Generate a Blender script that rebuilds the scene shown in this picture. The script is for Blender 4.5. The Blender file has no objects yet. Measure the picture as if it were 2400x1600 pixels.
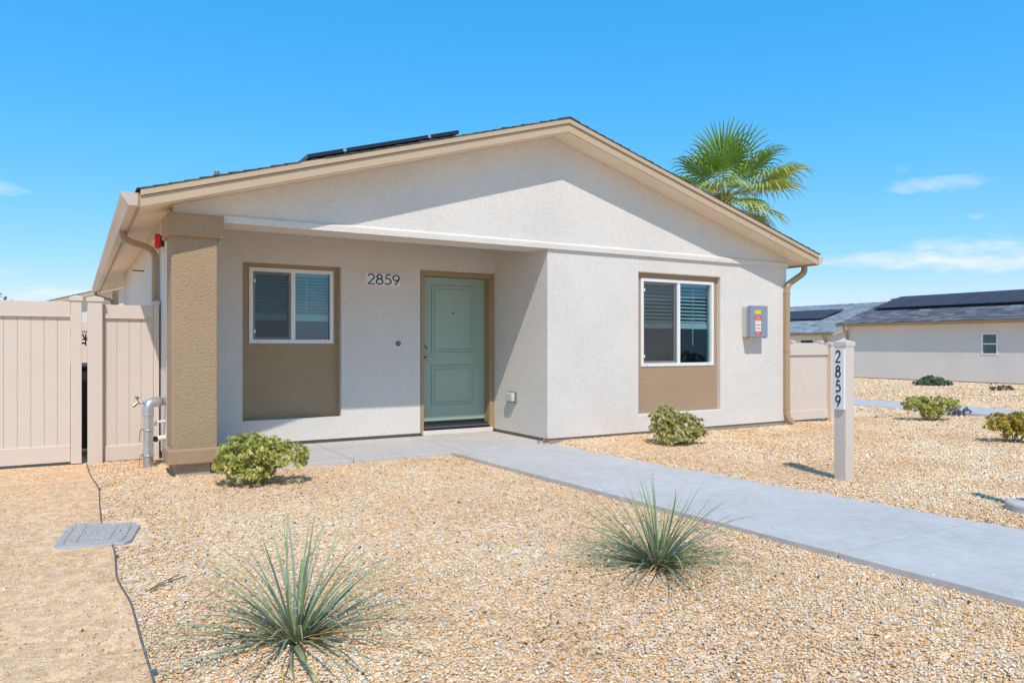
import bpy, bmesh, math, random
import numpy as np
from mathutils import Vector, Matrix, noise
random.seed(7)
R = math.radians
scene = bpy.context.scene
C = scene.collection

# ---------------------------------------------------------------- camera, sky, sun, exposure
TH, CAMH = 0.534, 1.292
cam = bpy.data.cameras.new('camera'); camo = bpy.data.objects.new('camera', cam); C.objects.link(camo)
camo.location = (0, 0, CAMH); camo.rotation_euler = (R(90), 0, -TH)
cam.sensor_width = 36; cam.lens = 26.0; cam.shift_y = 0.0041; cam.clip_start = 0.05; cam.clip_end = 3000
scene.camera = camo

SUN = Vector((0.42, 1.0, -1.43)).normalized()          # direction the light travels
sun_el = math.asin(-SUN.z); sun_az = math.atan2(-SUN.x, -SUN.y)
world = bpy.data.worlds.new('World'); scene.world = world; world.use_nodes = True
wt = world.node_tree; wn = wt.nodes; wl = wt.links; wn.clear()
def wnode(t, **k):
    n = wn.new(t)
    for a, b in k.items(): setattr(n, a, b)
    return n
sky = wnode('ShaderNodeTexSky', sky_type='NISHITA', sun_disc=False)
sky.sun_elevation = sun_el; sky.sun_rotation = sun_az; sky.altitude = 150
sky.air_density = 1.0; sky.dust_density = 0.25; sky.ozone_density = 2.2
SKY_STRENGTH = 0.15
bg = wnode('ShaderNodeBackground'); bg.inputs['Strength'].default_value = SKY_STRENGTH
wout = wnode('ShaderNodeOutputWorld')
hsv = wnode('ShaderNodeHueSaturation'); hsv.inputs['Saturation'].default_value = 1.35; hsv.inputs['Value'].default_value = 1.0
hsv.inputs['Hue'].default_value = 0.49
wl.new(sky.outputs[0], hsv.inputs['Color'])
# tone of the air: a deep clear desert sky, paler but not burnt out at the horizon
ssep = wnode('ShaderNodeSeparateColor'); scmb = wnode('ShaderNodeCombineColor'); wl.new(hsv.outputs[0], ssep.inputs[0])
for i, (gain, pw) in enumerate(((.76, .90), (1.76, .50), (3.72, .255))):
    a_ = wnode('ShaderNodeMath', operation='POWER'); a_.inputs[1].default_value = pw; wl.new(ssep.outputs[i], a_.inputs[0])
    b_ = wnode('ShaderNodeMath', operation='MULTIPLY'); b_.inputs[1].default_value = gain; wl.new(a_.outputs[0], b_.inputs[0]); wl.new(b_.outputs[0], scmb.inputs[i])
# small fair-weather clouds, the same all round the horizon
tc = wnode('ShaderNodeTexCoord'); sep = wnode('ShaderNodeSeparateXYZ'); wl.new(tc.outputs['Generated'], sep.inputs[0])
def wmath(op, a, b=None, clamp=False):
    n = wnode('ShaderNodeMath', operation=op, use_clamp=clamp)
    for i, v in enumerate((a, b)):
        if v is None: continue
        if isinstance(v, (int, float)): n.inputs[i].default_value = v
        else: wl.new(v, n.inputs[i])
    return n.outputs[0]
zc = wmath('MAXIMUM', sep.outputs[2], 0.0)
den = wmath('ADD', zc, 0.16)
cx_ = wmath('DIVIDE', sep.outputs[0], den); cy_ = wmath('DIVIDE', sep.outputs[1], den)
comb = wnode('ShaderNodeCombineXYZ'); wl.new(cx_, comb.inputs[0]); wl.new(cy_, comb.inputs[1])
n1 = wnode('ShaderNodeTexNoise'); n1.inputs['Scale'].default_value = 1.55; n1.inputs['Detail'].default_value = 7; n1.inputs['Roughness'].default_value = 0.55
cof = wnode('ShaderNodeVectorMath', operation='ADD'); cof.inputs[1].default_value = (28.661, 25.813, 23.614); wl.new(comb.outputs[0], cof.inputs[0]); wl.new(cof.outputs[0], n1.inputs['Vector'])
thr = wmath('MULTIPLY_ADD', zc, 0.34); thr.node.inputs[2].default_value = 0.548
cl = wmath('SUBTRACT', n1.outputs[0], thr)
cl = wmath('MULTIPLY', cl, 6.5, True)
cl = wmath('MULTIPLY', cl, 0.85)
mixc = wnode('ShaderNodeMix', data_type='RGBA'); wl.new(cl, mixc.inputs[0]); wl.new(scmb.outputs[0], mixc.inputs[6])
mixc.inputs[7].default_value = (5.2, 5.4, 5.8, 1)
wl.new(mixc.outputs[2], bg.inputs['Color']); wl.new(bg.outputs[0], wout.inputs[0])

sl = bpy.data.lights.new('sun', 'SUN'); so = bpy.data.objects.new('sun', sl); C.objects.link(so)
sl.energy = 3.12; sl.angle = R(0.53); sl.color = (1.0, 0.925, 0.85)
so.rotation_euler = (-SUN).to_track_quat('Z', 'Y').to_euler()
vs = scene.view_settings
vs.view_transform = 'Standard'; vs.look = 'None'; vs.gamma = 1.0; vs.use_curve_mapping = False
vs.exposure = 0.27

# ---------------------------------------------------------------- helpers
def tag(o, label=None, cat=None, group=None, kind=None):
    if label: o['label'] = label
    if cat: o['category'] = cat
    if group: o['group'] = group
    if kind: o['kind'] = kind
    return o
def thing(name, label, cat, loc, group=None):
    o = bpy.data.objects.new(name, None); C.objects.link(o); o.location = loc; o.empty_display_size = 0.1
    return tag(o, label, cat, group)
def attach(o, parent):
    o.parent = parent
    if parent.type == 'EMPTY': o.matrix_parent_inverse = Matrix.Translation(-Vector(parent.location))
class MB:
    def __init__(s): s.v = []; s.f = []
    def add(s, vs, fs):
        b = len(s.v); s.v += [tuple(v) for v in vs]; s.f += [tuple(b + i for i in f) for f in fs]; return s
    def box(s, x0, x1, y0, y1, z0, z1):
        return s.add([(x0,y0,z0),(x1,y0,z0),(x1,y1,z0),(x0,y1,z0),(x0,y0,z1),(x1,y0,z1),(x1,y1,z1),(x0,y1,z1)],
                     [(3,2,1,0),(4,5,6,7),(0,1,5,4),(1,2,6,5),(2,3,7,6),(3,0,4,7)])
    def hexa(s, p):   # eight points: bottom four, top four
        return s.add(p, [(3,2,1,0),(4,5,6,7),(0,1,5,4),(1,2,6,5),(2,3,7,6),(3,0,4,7)])
    def prism(s, poly, axis, a, b):   # 2-D polygon extruded along an axis
        def P(u, v, t): return {'x': (t,u,v), 'y': (u,t,v), 'z': (u,v,t)}[axis]
        n = len(poly)
        return s.add([P(u,v,a) for u,v in poly] + [P(u,v,b) for u,v in poly],
              [tuple(range(n)), tuple(range(2*n-1, n-1, -1))] + [(i,(i+1)%n,n+(i+1)%n,n+i) for i in range(n)])
    def tube(s, pts, rad, n=10, cap=True, sx=1.0, up=None):
        pts = [Vector(p) for p in pts]; rings = []; prev = None
        for i, p in enumerate(pts):
            d = (pts[min(i+1,len(pts)-1)] - pts[max(i-1,0)]).normalized()
            if prev is None:
                u = Vector(up) if up else (Vector((0,0,1)) if abs(d.z) < .9 else Vector((1,0,0)))
                u = (u - d*u.dot(d)).normalized()
            else: u = (prev - d*prev.dot(d)).normalized()
            prev = u; w = d.cross(u); r = rad[i] if isinstance(rad, (list, tuple)) else rad
            rings.append([p + u*math.cos(2*math.pi*k/n)*r*sx + w*math.sin(2*math.pi*k/n)*r for k in range(n)])
        vs = [q for r in rings for q in r]; fs = []
        for i in range(len(pts)-1):
            for k in range(n): fs.append((i*n+k, i*n+(k+1)%n, (i+1)*n+(k+1)%n, (i+1)*n+k))
        if cap: fs += [tuple(range(n-1,-1,-1)), tuple((len(pts)-1)*n+k for k in range(n))]
        return s.add(vs, fs)
    def rectpipe(s, pts, wx, wy, U, ch=0.012):     # rounded-rectangle duct swept along a path; U is the fixed side axis
        pts = [Vector(p) for p in pts]; U = Vector(U).normalized(); prof = []
        for (a, b) in ((1,1),(-1,1),(-1,-1),(1,-1)):
            q = [(a*wx, b*(wy-ch)), (a*(wx-ch), b*wy)]
            prof += q if a*b > 0 else q[::-1]
        n = len(prof); vs = []; fs = []
        for i, p in enumerate(pts):
            if i == 0: d = pts[1]-pts[0]
            elif i == len(pts)-1: d = pts[-1]-pts[-2]
            else: d = (pts[i+1]-p).normalized() + (p-pts[i-1]).normalized()
            d.normalize(); W = d.cross(U).normalized()
            vs += [p + U*a + W*b for a, b in prof]
        for i in range(len(pts)-1):
            for k in range(n): fs.append((i*n+k, i*n+(k+1)%n, (i+1)*n+(k+1)%n, (i+1)*n+k))
        fs += [tuple(range(n-1,-1,-1)), tuple((len(pts)-1)*n+k for k in range(n))]
        return s.add(vs, fs)
    def lathe(s, prof, c, n=20, axis='z'):
        vs = []; fs = []; c = Vector(c)
        for r, h in prof:
            for k in range(n):
                a = 2*math.pi*k/n; q = (r*math.cos(a), r*math.sin(a), h)
                if axis == 'x': q = (q[2], q[0], q[1])
                if axis == 'y': q = (q[0], q[2], q[1])
                vs.append(c + Vector(q))
        m = len(prof)
        for i in range(m-1):
            for k in range(n): fs.append((i*n+k, i*n+(k+1)%n, (i+1)*n+(k+1)%n, (i+1)*n+k))
        fs += [tuple(range(n-1,-1,-1)), tuple((m-1)*n+k for k in range(n))]
        return s.add(vs, fs)
    def wall(s, axis, a0, a1, z0, z1, t0, t1, holes=()):
        """slab with rectangular holes; axis 'y' = plane across y (a is x), axis 'x' = plane across x (a is y)"""
        A = sorted({a0, a1, *[h[0] for h in holes], *[h[1] for h in holes]}); Zs = sorted({z0, z1, *[h[2] for h in holes], *[h[3] for h in holes]})
        A = [a for a in A if a0 <= a <= a1]; Zs = [z for z in Zs if z0 <= z <= z1]
        def solid(i, j):
            if i < 0 or j < 0 or i >= len(A)-1 or j >= len(Zs)-1: return False
            a = (A[i]+A[i+1])/2; z = (Zs[j]+Zs[j+1])/2
            return not any(h[0] < a < h[1] and h[2] < z < h[3] for h in holes)
        idx = {}
        def V(i, j, k):
            if (i,j,k) not in idx:
                t = t1 if k else t0; idx[(i,j,k)] = len(s.v)
                s.v.append((A[i], t, Zs[j]) if axis == 'y' else (t, A[i], Zs[j]))
            return idx[(i,j,k)]
        for i in range(len(A)-1):
            for j in range(len(Zs)-1):
                if not solid(i,j): continue
                s.f.append((V(i,j,0),V(i+1,j,0),V(i+1,j+1,0),V(i,j+1,0))); s.f.append((V(i,j,1),V(i,j+1,1),V(i+1,j+1,1),V(i+1,j,1)))
                for di, dj, e in ((-1,0,((i,j),(i,j+1))),(1,0,((i+1,j),(i+1,j+1))),(0,-1,((i,j),(i+1,j))),(0,1,((i,j+1),(i+1,j+1)))):
                    if not solid(i+di, j+dj):
                        (p,q),(r_,t_) = e; s.f.append((V(p,q,0),V(r_,t_,0),V(r_,t_,1),V(p,q,1)))
        return s
    def build(s, name, m, parent=None, bevel=0, smooth=False, fix=True, seg=2, cols=None, bfn=None):
        me = bpy.data.meshes.new(name); me.from_pydata(s.v, [], s.f)
        if fix:
            bm = bmesh.new(); bm.from_mesh(me); bmesh.ops.recalc_face_normals(bm, faces=bm.faces); bm.to_mesh(me); bm.free()
        if cols is not None:
            at = me.color_attributes.new('Col', 'FLOAT_COLOR', 'POINT')
            at.data.foreach_set('color', np.array(cols, np.float32).ravel())
        me.materials.append(m)
        if smooth: me.shade_smooth()
        o = bpy.data.objects.new(name, me); C.objects.link(o)
        if bevel:
            md = o.modifiers.new('bevel', 'BEVEL'); md.width = bevel; md.segments = seg; md.limit_method = 'ANGLE'; md.angle_limit = R(40)
            if bfn:
                md.limit_method = 'WEIGHT'; wa = me.attributes.new('bevel_weight_edge', 'FLOAT', 'EDGE')
                wa.data.foreach_set('value', [1.0 if bfn(me.vertices[e.vertices[0]].co, me.vertices[e.vertices[1]].co) else 0.0 for e in me.edges])
            if seg > 1 and not bfn: me.shade_smooth(); md.harden_normals = False; ws = o.modifiers.new('wn', 'WEIGHTED_NORMAL'); ws.keep_sharp = False
        if parent: attach(o, parent)
        return o

# ---------------------------------------------------------------- materials
def mat(name, col, rough=0.6, var=0.0, vscale=3.0, bump=0.0, bscale=60.0, metal=0.0, spec=0.5, fine=None, vor=False, dist=0.01, rvar=0.0):
    m = bpy.data.materials.new(name); m.use_nodes = True; nt = m.node_tree; nd = nt.nodes; lk = nt.links
    b = nd['Principled BSDF']; b.inputs['Base Color'].default_value = (*col, 1); b.inputs['Roughness'].default_value = rough
    b.inputs['Metallic'].default_value = metal; b.inputs['Specular IOR Level'].default_value = spec
    tcn = nd.new('ShaderNodeTexCoord')
    if var:
        n = nd.new('ShaderNodeTexNoise'); n.inputs['Scale'].default_value = vscale; n.inputs['Detail'].default_value = 6; n.inputs['Roughness'].default_value = .6
        lk.new(tcn.outputs['Object'], n.inputs['Vector'])
        src = n.outputs[0]
        if fine:
            n2 = nd.new('ShaderNodeTexNoise'); n2.inputs['Scale'].default_value = fine; n2.inputs['Detail'].default_value = 3
            lk.new(tcn.outputs['Object'], n2.inputs['Vector'])
            av = nd.new('ShaderNodeMath'); av.operation = 'MULTIPLY_ADD'; av.inputs[1].default_value = .5
            mh = nd.new('ShaderNodeMath'); mh.operation = 'MULTIPLY'; mh.inputs[1].default_value = .5
            lk.new(n2.outputs[0], mh.inputs[0]); lk.new(src, av.inputs[0]); lk.new(mh.outputs[0], av.inputs[2]); src = av.outputs[0]
        mr = nd.new('ShaderNodeMapRange'); mr.inputs[1].default_value = .3; mr.inputs[2].default_value = .7
        mr.inputs[3].default_value = 1-var; mr.inputs[4].default_value = 1+var; lk.new(src, mr.inputs[0])
        mx = nd.new('ShaderNodeVectorMath'); mx.operation = 'SCALE'; mx.inputs[0].default_value = col
        lk.new(mr.outputs[0], mx.inputs['Scale']); lk.new(mx.outputs[0], b.inputs['Base Color'])
    if bump:
        if vor: n = nd.new('ShaderNodeTexVoronoi'); n.inputs['Scale'].default_value = bscale; o_ = n.outputs['Distance']
        else: n = nd.new('ShaderNodeTexNoise'); n.inputs['Scale'].default_value = bscale; n.inputs['Detail'].default_value = 4; n.inputs['Roughness'].default_value = .55; o_ = n.outputs[0]
        lk.new(tcn.outputs['Object'], n.inputs['Vector'])
        bp = nd.new('ShaderNodeBump'); bp.inputs['Strength'].default_value = bump; bp.inputs['Distance'].default_value = dist
        lk.new(o_, bp.inputs['Height']); lk.new(bp.outputs[0], b.inputs['Normal'])
    return m
def attr_mat(name, rough=.7, spec=.3, trans=0.0, bump=0):
    m = bpy.data.materials.new(name); m.use_nodes = True; nt = m.node_tree; nd = nt.nodes; lk = nt.links
    b = nd['Principled BSDF']; b.inputs['Roughness'].default_value = rough; b.inputs['Specular IOR Level'].default_value = spec
    a = nd.new('ShaderNodeAttribute'); a.attribute_name = 'Col'; lk.new(a.outputs['Color'], b.inputs['Base Color'])
    if trans:
        t = nd.new('ShaderNodeBsdfTranslucent'); lk.new(a.outputs['Color'], t.inputs['Color'])
        ms = nd.new('ShaderNodeMixShader'); ms.inputs[0].default_value = trans
        lk.new(b.outputs[0], ms.inputs[1]); lk.new(t.outputs[0], ms.inputs[2]); lk.new(ms.outputs[0], nd['Material Output'].inputs[0])
    return m
M = {}
M['stucco'] = mat('white_stucco', (.705,.65,.587), .9, .09, .8, .8, 70, dist=.012, fine=24)
M['tan'] = mat('tan_stucco', (.405,.278,.168), .9, .09, 1.2, 1.0, 66, dist=.014, fine=30)
M['fascia'] = mat('fascia_paint', (.52,.385,.25), .55, .05, 2.0, .12, 30, fine=40)
M['soffit'] = mat('soffit_paint', (.80,.69,.56), .7, .04, 2.0, .1, 40)
M['trim'] = mat('brown_trim', (.36,.24,.12), .55, .05, 3.0, .1, 40)
M['gutter'] = mat('gutter_metal', (.58,.47,.37), .4, .04, 3.0)
M['spout'] = mat('downspout_metal', (.42,.29,.165), .4, .05, 4.0)
M['vinyl'] = mat('fence_vinyl', (.66,.555,.465), .45, .025, 1.2)
M['white'] = mat('white_vinyl', (.78,.76,.73), .35, .03, 4.0)
M['whitepl'] = mat('white_plastic', (.80,.79,.78), .4, .03, 5.0)
M['door'] = mat('door_paint', (.32,.415,.33), .42, .03, 2.5, .06, 25)
M['black'] = mat('black_metal', (.015,.015,.016), .45)
M['blackpl'] = mat('black_plastic', (.025,.026,.028), .5, .1, 8)
M['digit'] = mat('digit_black', (.01,.012,.02), .35)
M['conc'] = mat('concrete', (.52,.482,.44), .85, .14, 1.1, .25, 120, dist=.003, fine=14)
M['joint'] = mat('joint_dirt', (.14,.115,.09), .95, .2, 9)
M['concdk'] = mat('footing_concrete', (.36,.30,.23), .9, .15, 6, .5, 60, dist=.006, fine=30)
M['screed'] = mat('foundation_face', (.30,.26,.21), .9, .15, 4, .4, 60)
M['nickel'] = mat('satin_nickel', (.62,.58,.52), .3, metal=1.0)
M['alum'] = mat('aluminium', (.6,.6,.6), .38, metal=.9)
M['galv'] = mat('galvanised', (.62,.62,.63), .38, .12, 9, metal=.85, fine=50)
M['brass'] = mat('brass', (.55,.38,.12), .35, metal=.9)
M['red'] = mat('red_plastic', (.72,.012,.01), .35)
M['boxgrey'] = mat('box_grey', (.24,.28,.35), .5, .03, 4)
M['boxlight'] = mat('box_light_grey', (.55,.55,.52), .5, .03, 4)
M['pv'] = mat('solar_glass', (.062,.058,.066), .6, .05, 2, spec=.12)
M['pvframe'] = mat('solar_frame', (.028,.032,.045), .35, metal=.3)
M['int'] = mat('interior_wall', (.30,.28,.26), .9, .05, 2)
M['lid'] = mat('lid_plastic', (.41,.385,.35), .75, .12, 9, .3, 90, dist=.004, fine=40)
M['edging'] = mat('edging_metal', (.13,.125,.115), .6, .25, 20)
M['bark'] = mat('stem_bark', (.22,.15,.09), .85, .2, 20)
M['trunk'] = mat('palm_trunk', (.23,.13,.07), .9, .3, 9, .6, 25)
M['hvac'] = mat('vent_metal', (.20,.20,.205), .6, .05, 5)
M['yel'] = mat('sticker_yellow', (.85,.52,.01), .5); M['org'] = mat('sticker_orange', (.80,.22,.02), .5)
M['sred'] = mat('sticker_red', (.72,.03,.02), .5); M['swht'] = mat('sticker_white', (.72,.74,.80), .5); M['sgry'] = mat('sticker_print', (.42,.45,.52), .6)
M['leaf'] = attr_mat('leaf', .45, .5, .22); M['blade'] = attr_mat('yucca_blade', .5, .45, .06)
M['frond'] = attr_mat('palm_frond', .4, .5, .18)
M['stone'] = attr_mat('gravel_stone', .8, .3)
M['shingle'] = attr_mat('asphalt_shingle', .95, .1)
def glass(name, tint, refl, gcol=(.9,.95,1)):
    m = bpy.data.materials.new(name); m.use_nodes = True; nt = m.node_tree; nd = nt.nodes; lk = nt.links; nd.remove(nd['Principled BSDF'])
    t = nd.new('ShaderNodeBsdfTransparent'); t.inputs[0].default_value = (*tint, 1)
    g = nd.new('ShaderNodeBsdfGlossy'); g.inputs['Color'].default_value = (*gcol, 1); g.inputs['Roughness'].default_value = .01
    f0 = nd.new('ShaderNodeLayerWeight'); f0.inputs[0].default_value = .5; f = nd.new('ShaderNodeMath'); f.operation = 'POWER'; f.inputs[1].default_value = 4.0; lk.new(f0.outputs['Facing'], f.inputs[0])
    ad = nd.new('ShaderNodeMath'); ad.operation = 'ADD'; ad.inputs[1].default_value = refl; ad.use_clamp = True; lk.new(f.outputs[0], ad.inputs[0])
    x = nd.new('ShaderNodeMixShader'); lk.new(ad.outputs[0], x.inputs[0]); lk.new(t.outputs[0], x.inputs[1]); lk.new(g.outputs[0], x.inputs[2])
    lk.new(x.outputs[0], nd['Material Output'].inputs[0]); return m
M['glass'] = glass('window_glass', (.70,.84,.86), .085, (.62,.82,.92))
def screen_mat():
    m = bpy.data.materials.new('insect_screen'); m.use_nodes = True; nt = m.node_tree; nd = nt.nodes; lk = nt.links; b = nd['Principled BSDF']
    b.inputs['Base Color'].default_value = (.10,.095,.09,1); b.inputs['Roughness'].default_value = .9
    t = nd.new('ShaderNodeBsdfTransparent'); x = nd.new('ShaderNodeMixShader'); x.inputs[0].default_value = .27
    lk.new(t.outputs[0], x.inputs[1]); lk.new(b.outputs[0], x.inputs[2]); lk.new(x.outputs[0], nd['Material Output'].inputs[0]); return m
M['screen'] = screen_mat()
PAL = [((.92,.76,.58),.33), ((.90,.585,.325),.37), ((.82,.47,.17),.16), ((.68,.53,.37),.07), ((.52,.29,.12),.05), ((.12,.075,.05),.02)]
def ground_mat(name, scale, pal, bump, soil, soil_amt, sand=None):
    m = bpy.data.materials.new(name); m.use_nodes = True; nt = m.node_tree; nd = nt.nodes; lk = nt.links; b = nd['Principled BSDF']
    b.inputs['Roughness'].default_value = .9; b.inputs['Specular IOR Level'].default_value = .2
    tcn = nd.new('ShaderNodeTexCoord'); v = nd.new('ShaderNodeTexVoronoi'); v.inputs['Scale'].default_value = scale; v.inputs['Randomness'].default_value = 1
    lk.new(tcn.outputs['Object'], v.inputs['Vector'])
    sp = nd.new('ShaderNodeSeparateColor'); lk.new(v.outputs['Color'], sp.inputs[0])
    rp = nd.new('ShaderNodeValToRGB'); rp.color_ramp.interpolation = 'CONSTANT'; lk.new(sp.outputs[0], rp.inputs[0])
    acc = 0; els = rp.color_ramp.elements
    for i, (c, w) in enumerate(pal):
        e = els[0] if i == 0 else (els[1] if i == 1 else els.new(acc)); e.position = acc; e.color = (*c, 1); acc += w
    n = nd.new('ShaderNodeTexNoise'); n.inputs['Scale'].default_value = .9; n.inputs['Detail'].default_value = 5; lk.new(tcn.outputs['Object'], n.inputs['Vector'])
    mr = nd.new('ShaderNodeMapRange'); mr.inputs[1].default_value = .35; mr.inputs[2].default_value = .7; mr.inputs[3].default_value = 0; mr.inputs[4].default_value = soil_amt; lk.new(n.outputs[0], mr.inputs[0])
    mx = nd.new('ShaderNodeMix'); mx.data_type = 'RGBA'; lk.new(mr.outputs[0], mx.inputs[0]); lk.new(rp.outputs[0], mx.inputs[6]); mx.inputs[7].default_value = (*soil, 1)
    v2 = nd.new('ShaderNodeTexVoronoi'); v2.inputs['Scale'].default_value = 21; lk.new(tcn.outputs['Object'], v2.inputs['Vector'])
    s2 = nd.new('ShaderNodeSeparateColor'); lk.new(v2.outputs['Color'], s2.inputs[0])
    m2 = nd.new('ShaderNodeMapRange'); m2.inputs[3].default_value = .80; m2.inputs[4].default_value = 1.13; lk.new(s2.outputs[1], m2.inputs[0])
    sc2 = nd.new('ShaderNodeVectorMath'); sc2.operation = 'SCALE'; lk.new(mx.outputs[2], sc2.inputs[0]); lk.new(m2.outputs[0], sc2.inputs['Scale'])
    lk.new(sc2.outputs[0], b.inputs['Base Color'])
    bp = nd.new('ShaderNodeBump'); bp.inputs['Strength'].default_value = bump; bp.inputs['Distance'].default_value = .012; bp.invert = True
    lk.new(v.outputs['Distance'], bp.inputs['Height']); lk.new(bp.outputs[0], b.inputs['Normal'])
    return m
M['gravel'] = ground_mat('gravel_ground', 62, PAL, .9, (.84,.54,.29), .5)
M['dirt'] = ground_mat('decomposed_granite', 110, [((.80,.55,.34),.34),((.77,.49,.27),.40),((.72,.43,.20),.18),((.84,.68,.52),.07),((.60,.36,.18),.01)], .35, (.80,.50,.26), .8)

# ---------------------------------------------------------------- constants of the place (metres; camera at the origin, facade across y)
D = 8.028; PB = 9.456           # front wall plane, porch back wall plane
XL, XR, XA = 0.85, 9.90, 5.285  # left wall, right wall, porch side wall
RX, PITCH = 5.36, 0.2916        # ridge, slope
EL, ER = 0.525, 10.195          # eave fascia
YF, YBK = 7.662, 20.85           # front and rear of the roof
def zu(x): return 2.60 + PITCH*((x-EL) if x <= RX else (ER-x))   # underside of the roof
_EY = [-2, 2.0, 3.17, 4.07, 4.7, 5.28, 6.33, 7.4, 9.16, 20]; _EX = [.34, .29, .262, .24, .205, .21, .165, .185, .112, .11]
def edge_x(y):
    i = max(0, min(len(_EY)-2, int(np.searchsorted(_EY, y))-1)); t = (y-_EY[i])/(_EY[i+1]-_EY[i]); t = t*t*(3-2*t)
    return _EX[i]*(1-t)+_EX[i+1]*t + .004*math.sin(y*5.1)
def smooth(a, b, t): t = max(0, min(1, (t-a)/(b-a))); return t*t*(3-2*t)
def walk_l(y): return 3.82 + (7.86-y)*0.033
def walk_r(y): return 5.285 + max(0, 6.4-y)*0.075
def gh(x, y):
    h = 0.0
    h += .030*smooth(0.05, .3, x-walk_r(y))*(1-smooth(1.2, 3.5, x-walk_r(y)))*smooth(-1, 1, y-1.5) if y < 8.6 else .03*smooth(9.9,10.2,x)
    h += .018*smooth(.9, 0, max(0, 8.0-y))*smooth(5.3, 5.6, x)*smooth(11,10.3,x)
    h += .010*(noise.noise(Vector((x*.55, y*.55, 3.1)))) + .005*noise.noise(Vector((x*2.1, y*2.1, 7)))
    return h - .004

# ---------------------------------------------------------------- ground, paths
def sheet(name, m, xs, ys, zf, kind='structure', keep=None):
    nx, ny = len(xs), len(ys); v = []; f = []
    for y in ys:
        for x in xs: v.append((x, y, zf(x, y)))
    for j in range(ny-1):
        for i in range(nx-1): f.append((j*nx+i, j*nx+i+1, (j+1)*nx+i+1, (j+1)*nx+i))
    mb = MB(); mb.v = v; mb.f = f
    return tag(mb.build(name, m, fix=False, smooth=True), kind=kind)
def axis(lo, hi, step, far):
    a = list(np.arange(lo, hi+1e-6, step)); ex = []
    d = step
    x = hi
    while x < far: d *= 1.35; x += d; ex.append(x)
    lowx = []; d = step; x = lo
    while x > -far: d *= 1.35; x -= d; lowx.append(x)
    return lowx[::-1] + a + ex
sheet('ground', M['gravel'], axis(-1.5, 12.0, .11, 900), axis(.4, 11, .11, 900), gh)
# bare decomposed granite left of the edging strip
ys = list(np.arange(-2, 20.1, .1)); v = []; f = []; nx = 26
for y in ys:
    ex = edge_x(max(y, 1)) if y < 9.4 else min(.84, edge_x(9.4)+(y-9.4)*3)
    for i in range(nx):
        t = i/(nx-1); x = -9 + (ex+9)*(1-(1-t)**2.2); v.append((x, y, gh(x, y)+.006))
for j in range(len(ys)-1):
    for i in range(nx-1): f.append((j*nx+i, j*nx+i+1, (j+1)*nx+i+1, (j+1)*nx+i))
mb = MB(); mb.v = v; mb.f = f; tag(mb.build('dirt_path', M['dirt'], fix=False, smooth=True), kind='structure')

# concrete walkway and porch floor, slab by slab
WT = .038
walk = tag(MB().hexa([(walk_l(-3)+.02,-3,-.1),(walk_r(-3)-.02,-3,-.1),(walk_r(7.83)-.02,7.83,-.1),(walk_l(7.83)+.02,7.83,-.1),
                      (walk_l(-3)+.02,-3,.012),(walk_r(-3)-.02,-3,.012),(walk_r(7.83)-.02,7.83,.012),(walk_l(7.83)+.02,7.83,.012)]).build('walkway', M['joint']), kind='structure')
js = [7.86, 5.86, 4.36, 2.86, 1.36, -.14, -1.64, -3]
for a, b in zip(js[1:], js[:-1]):
    y0, y1 = a+.006, b-.006; n = 6; mb = MB()
    L = []
    for k in range(n+1):
        y = y0+(y1-y0)*k/n; L.append((walk_l(y)+.004*math.sin(y*7), walk_r(y)+.004*math.sin(y*5+1), y))
    poly = [(p[0],p[2]) for p in L] + [(p[1],p[2]) for p in L[::-1]]
    mb.prism(poly, 'z', -.08, WT); mb.build('slab', M['conc'], walk, bevel=.0025, seg=1)
pf = tag(MB().box(1.3, XA+.1, 7.90, PB+.05, -.1, .01).build('porch_floor', M['joint']), kind='structure')
for x0, x1 in ((1.262, 2.63), (2.641, 3.98), (3.991, XA-.002)):
    MB().box(x0, x1, 7.868, PB-.001, -.08, WT+.005).build('slab', M['conc'], pf, bevel=.006)
fp = tag(MB().box(14.35, 15.85, -12, 40, -.1, .01).build('far_path', M['conc']), kind='structure')
for k in range(-8, 26):
    MB().box(14.3, 15.9, k*1.5+.004, k*1.5+1.496, -.06, .035).build('slab', M['conc'], fp)

# ---------------------------------------------------------------- shingles
SHC = [(.085,.080,.078),(.11,.10,.095),(.07,.065,.062),(.13,.115,.105),(.095,.088,.09)]
def shingle_field(mb, cols, P0, U, V, N, lu, lv, expo, tab, th, pal, rnd, strips=None):
    """courses of tabs; P0 = low corner, U along the eave, V up the slope, N normal"""
    nc = int(lv/expo)
    for c in range(nc):
        u = -rnd.random()*tab
        while u < lu:
            w = tab*(.75+rnd.random()*.6)
            if strips is not None and u > strips: w = lu-u+1
            a, b = max(u, 0), min(u+w, lu); u += w
            if b-a < .02: continue
            t = th*(.8+rnd.random()*.7); v0 = c*expo-.008*rnd.random(); v1 = (c+1)*expo+.02
            p = [P0+U*a+V*v0, P0+U*b+V*v0, P0+U*b+V*v1, P0+U*a+V*v1]
            mb.hexa([p[0], p[1], p[2]-N*.004, p[3]-N*.004, p[0]+N*t, p[1]+N*t, p[2]+N*.003, p[3]+N*.003])
            cc = pal[rnd.randrange(len(pal))]; k = .85+rnd.random()*.3
            cols += [(cc[0]*k, cc[1]*k, cc[2]*k, 1)]*8

# ---------------------------------------------------------------- main house
house = thing('house', 'white stucco house with tan column, recessed porch and sage green door', 'house', (5.36, D, 0))
H_ = house
# foundation
fb = MB(); fb.box(XL+.02, XR-.015, PB+.03, 16.88, -.15, .10); fb.box(XA+.015, XR-.015, D+.02, PB+.03, -.15, .10); fb.box(XL+.02, XL+.2, 8.3, PB+.03, -.15, .1)
fb.build('foundation', M['screed'], H_)
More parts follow.
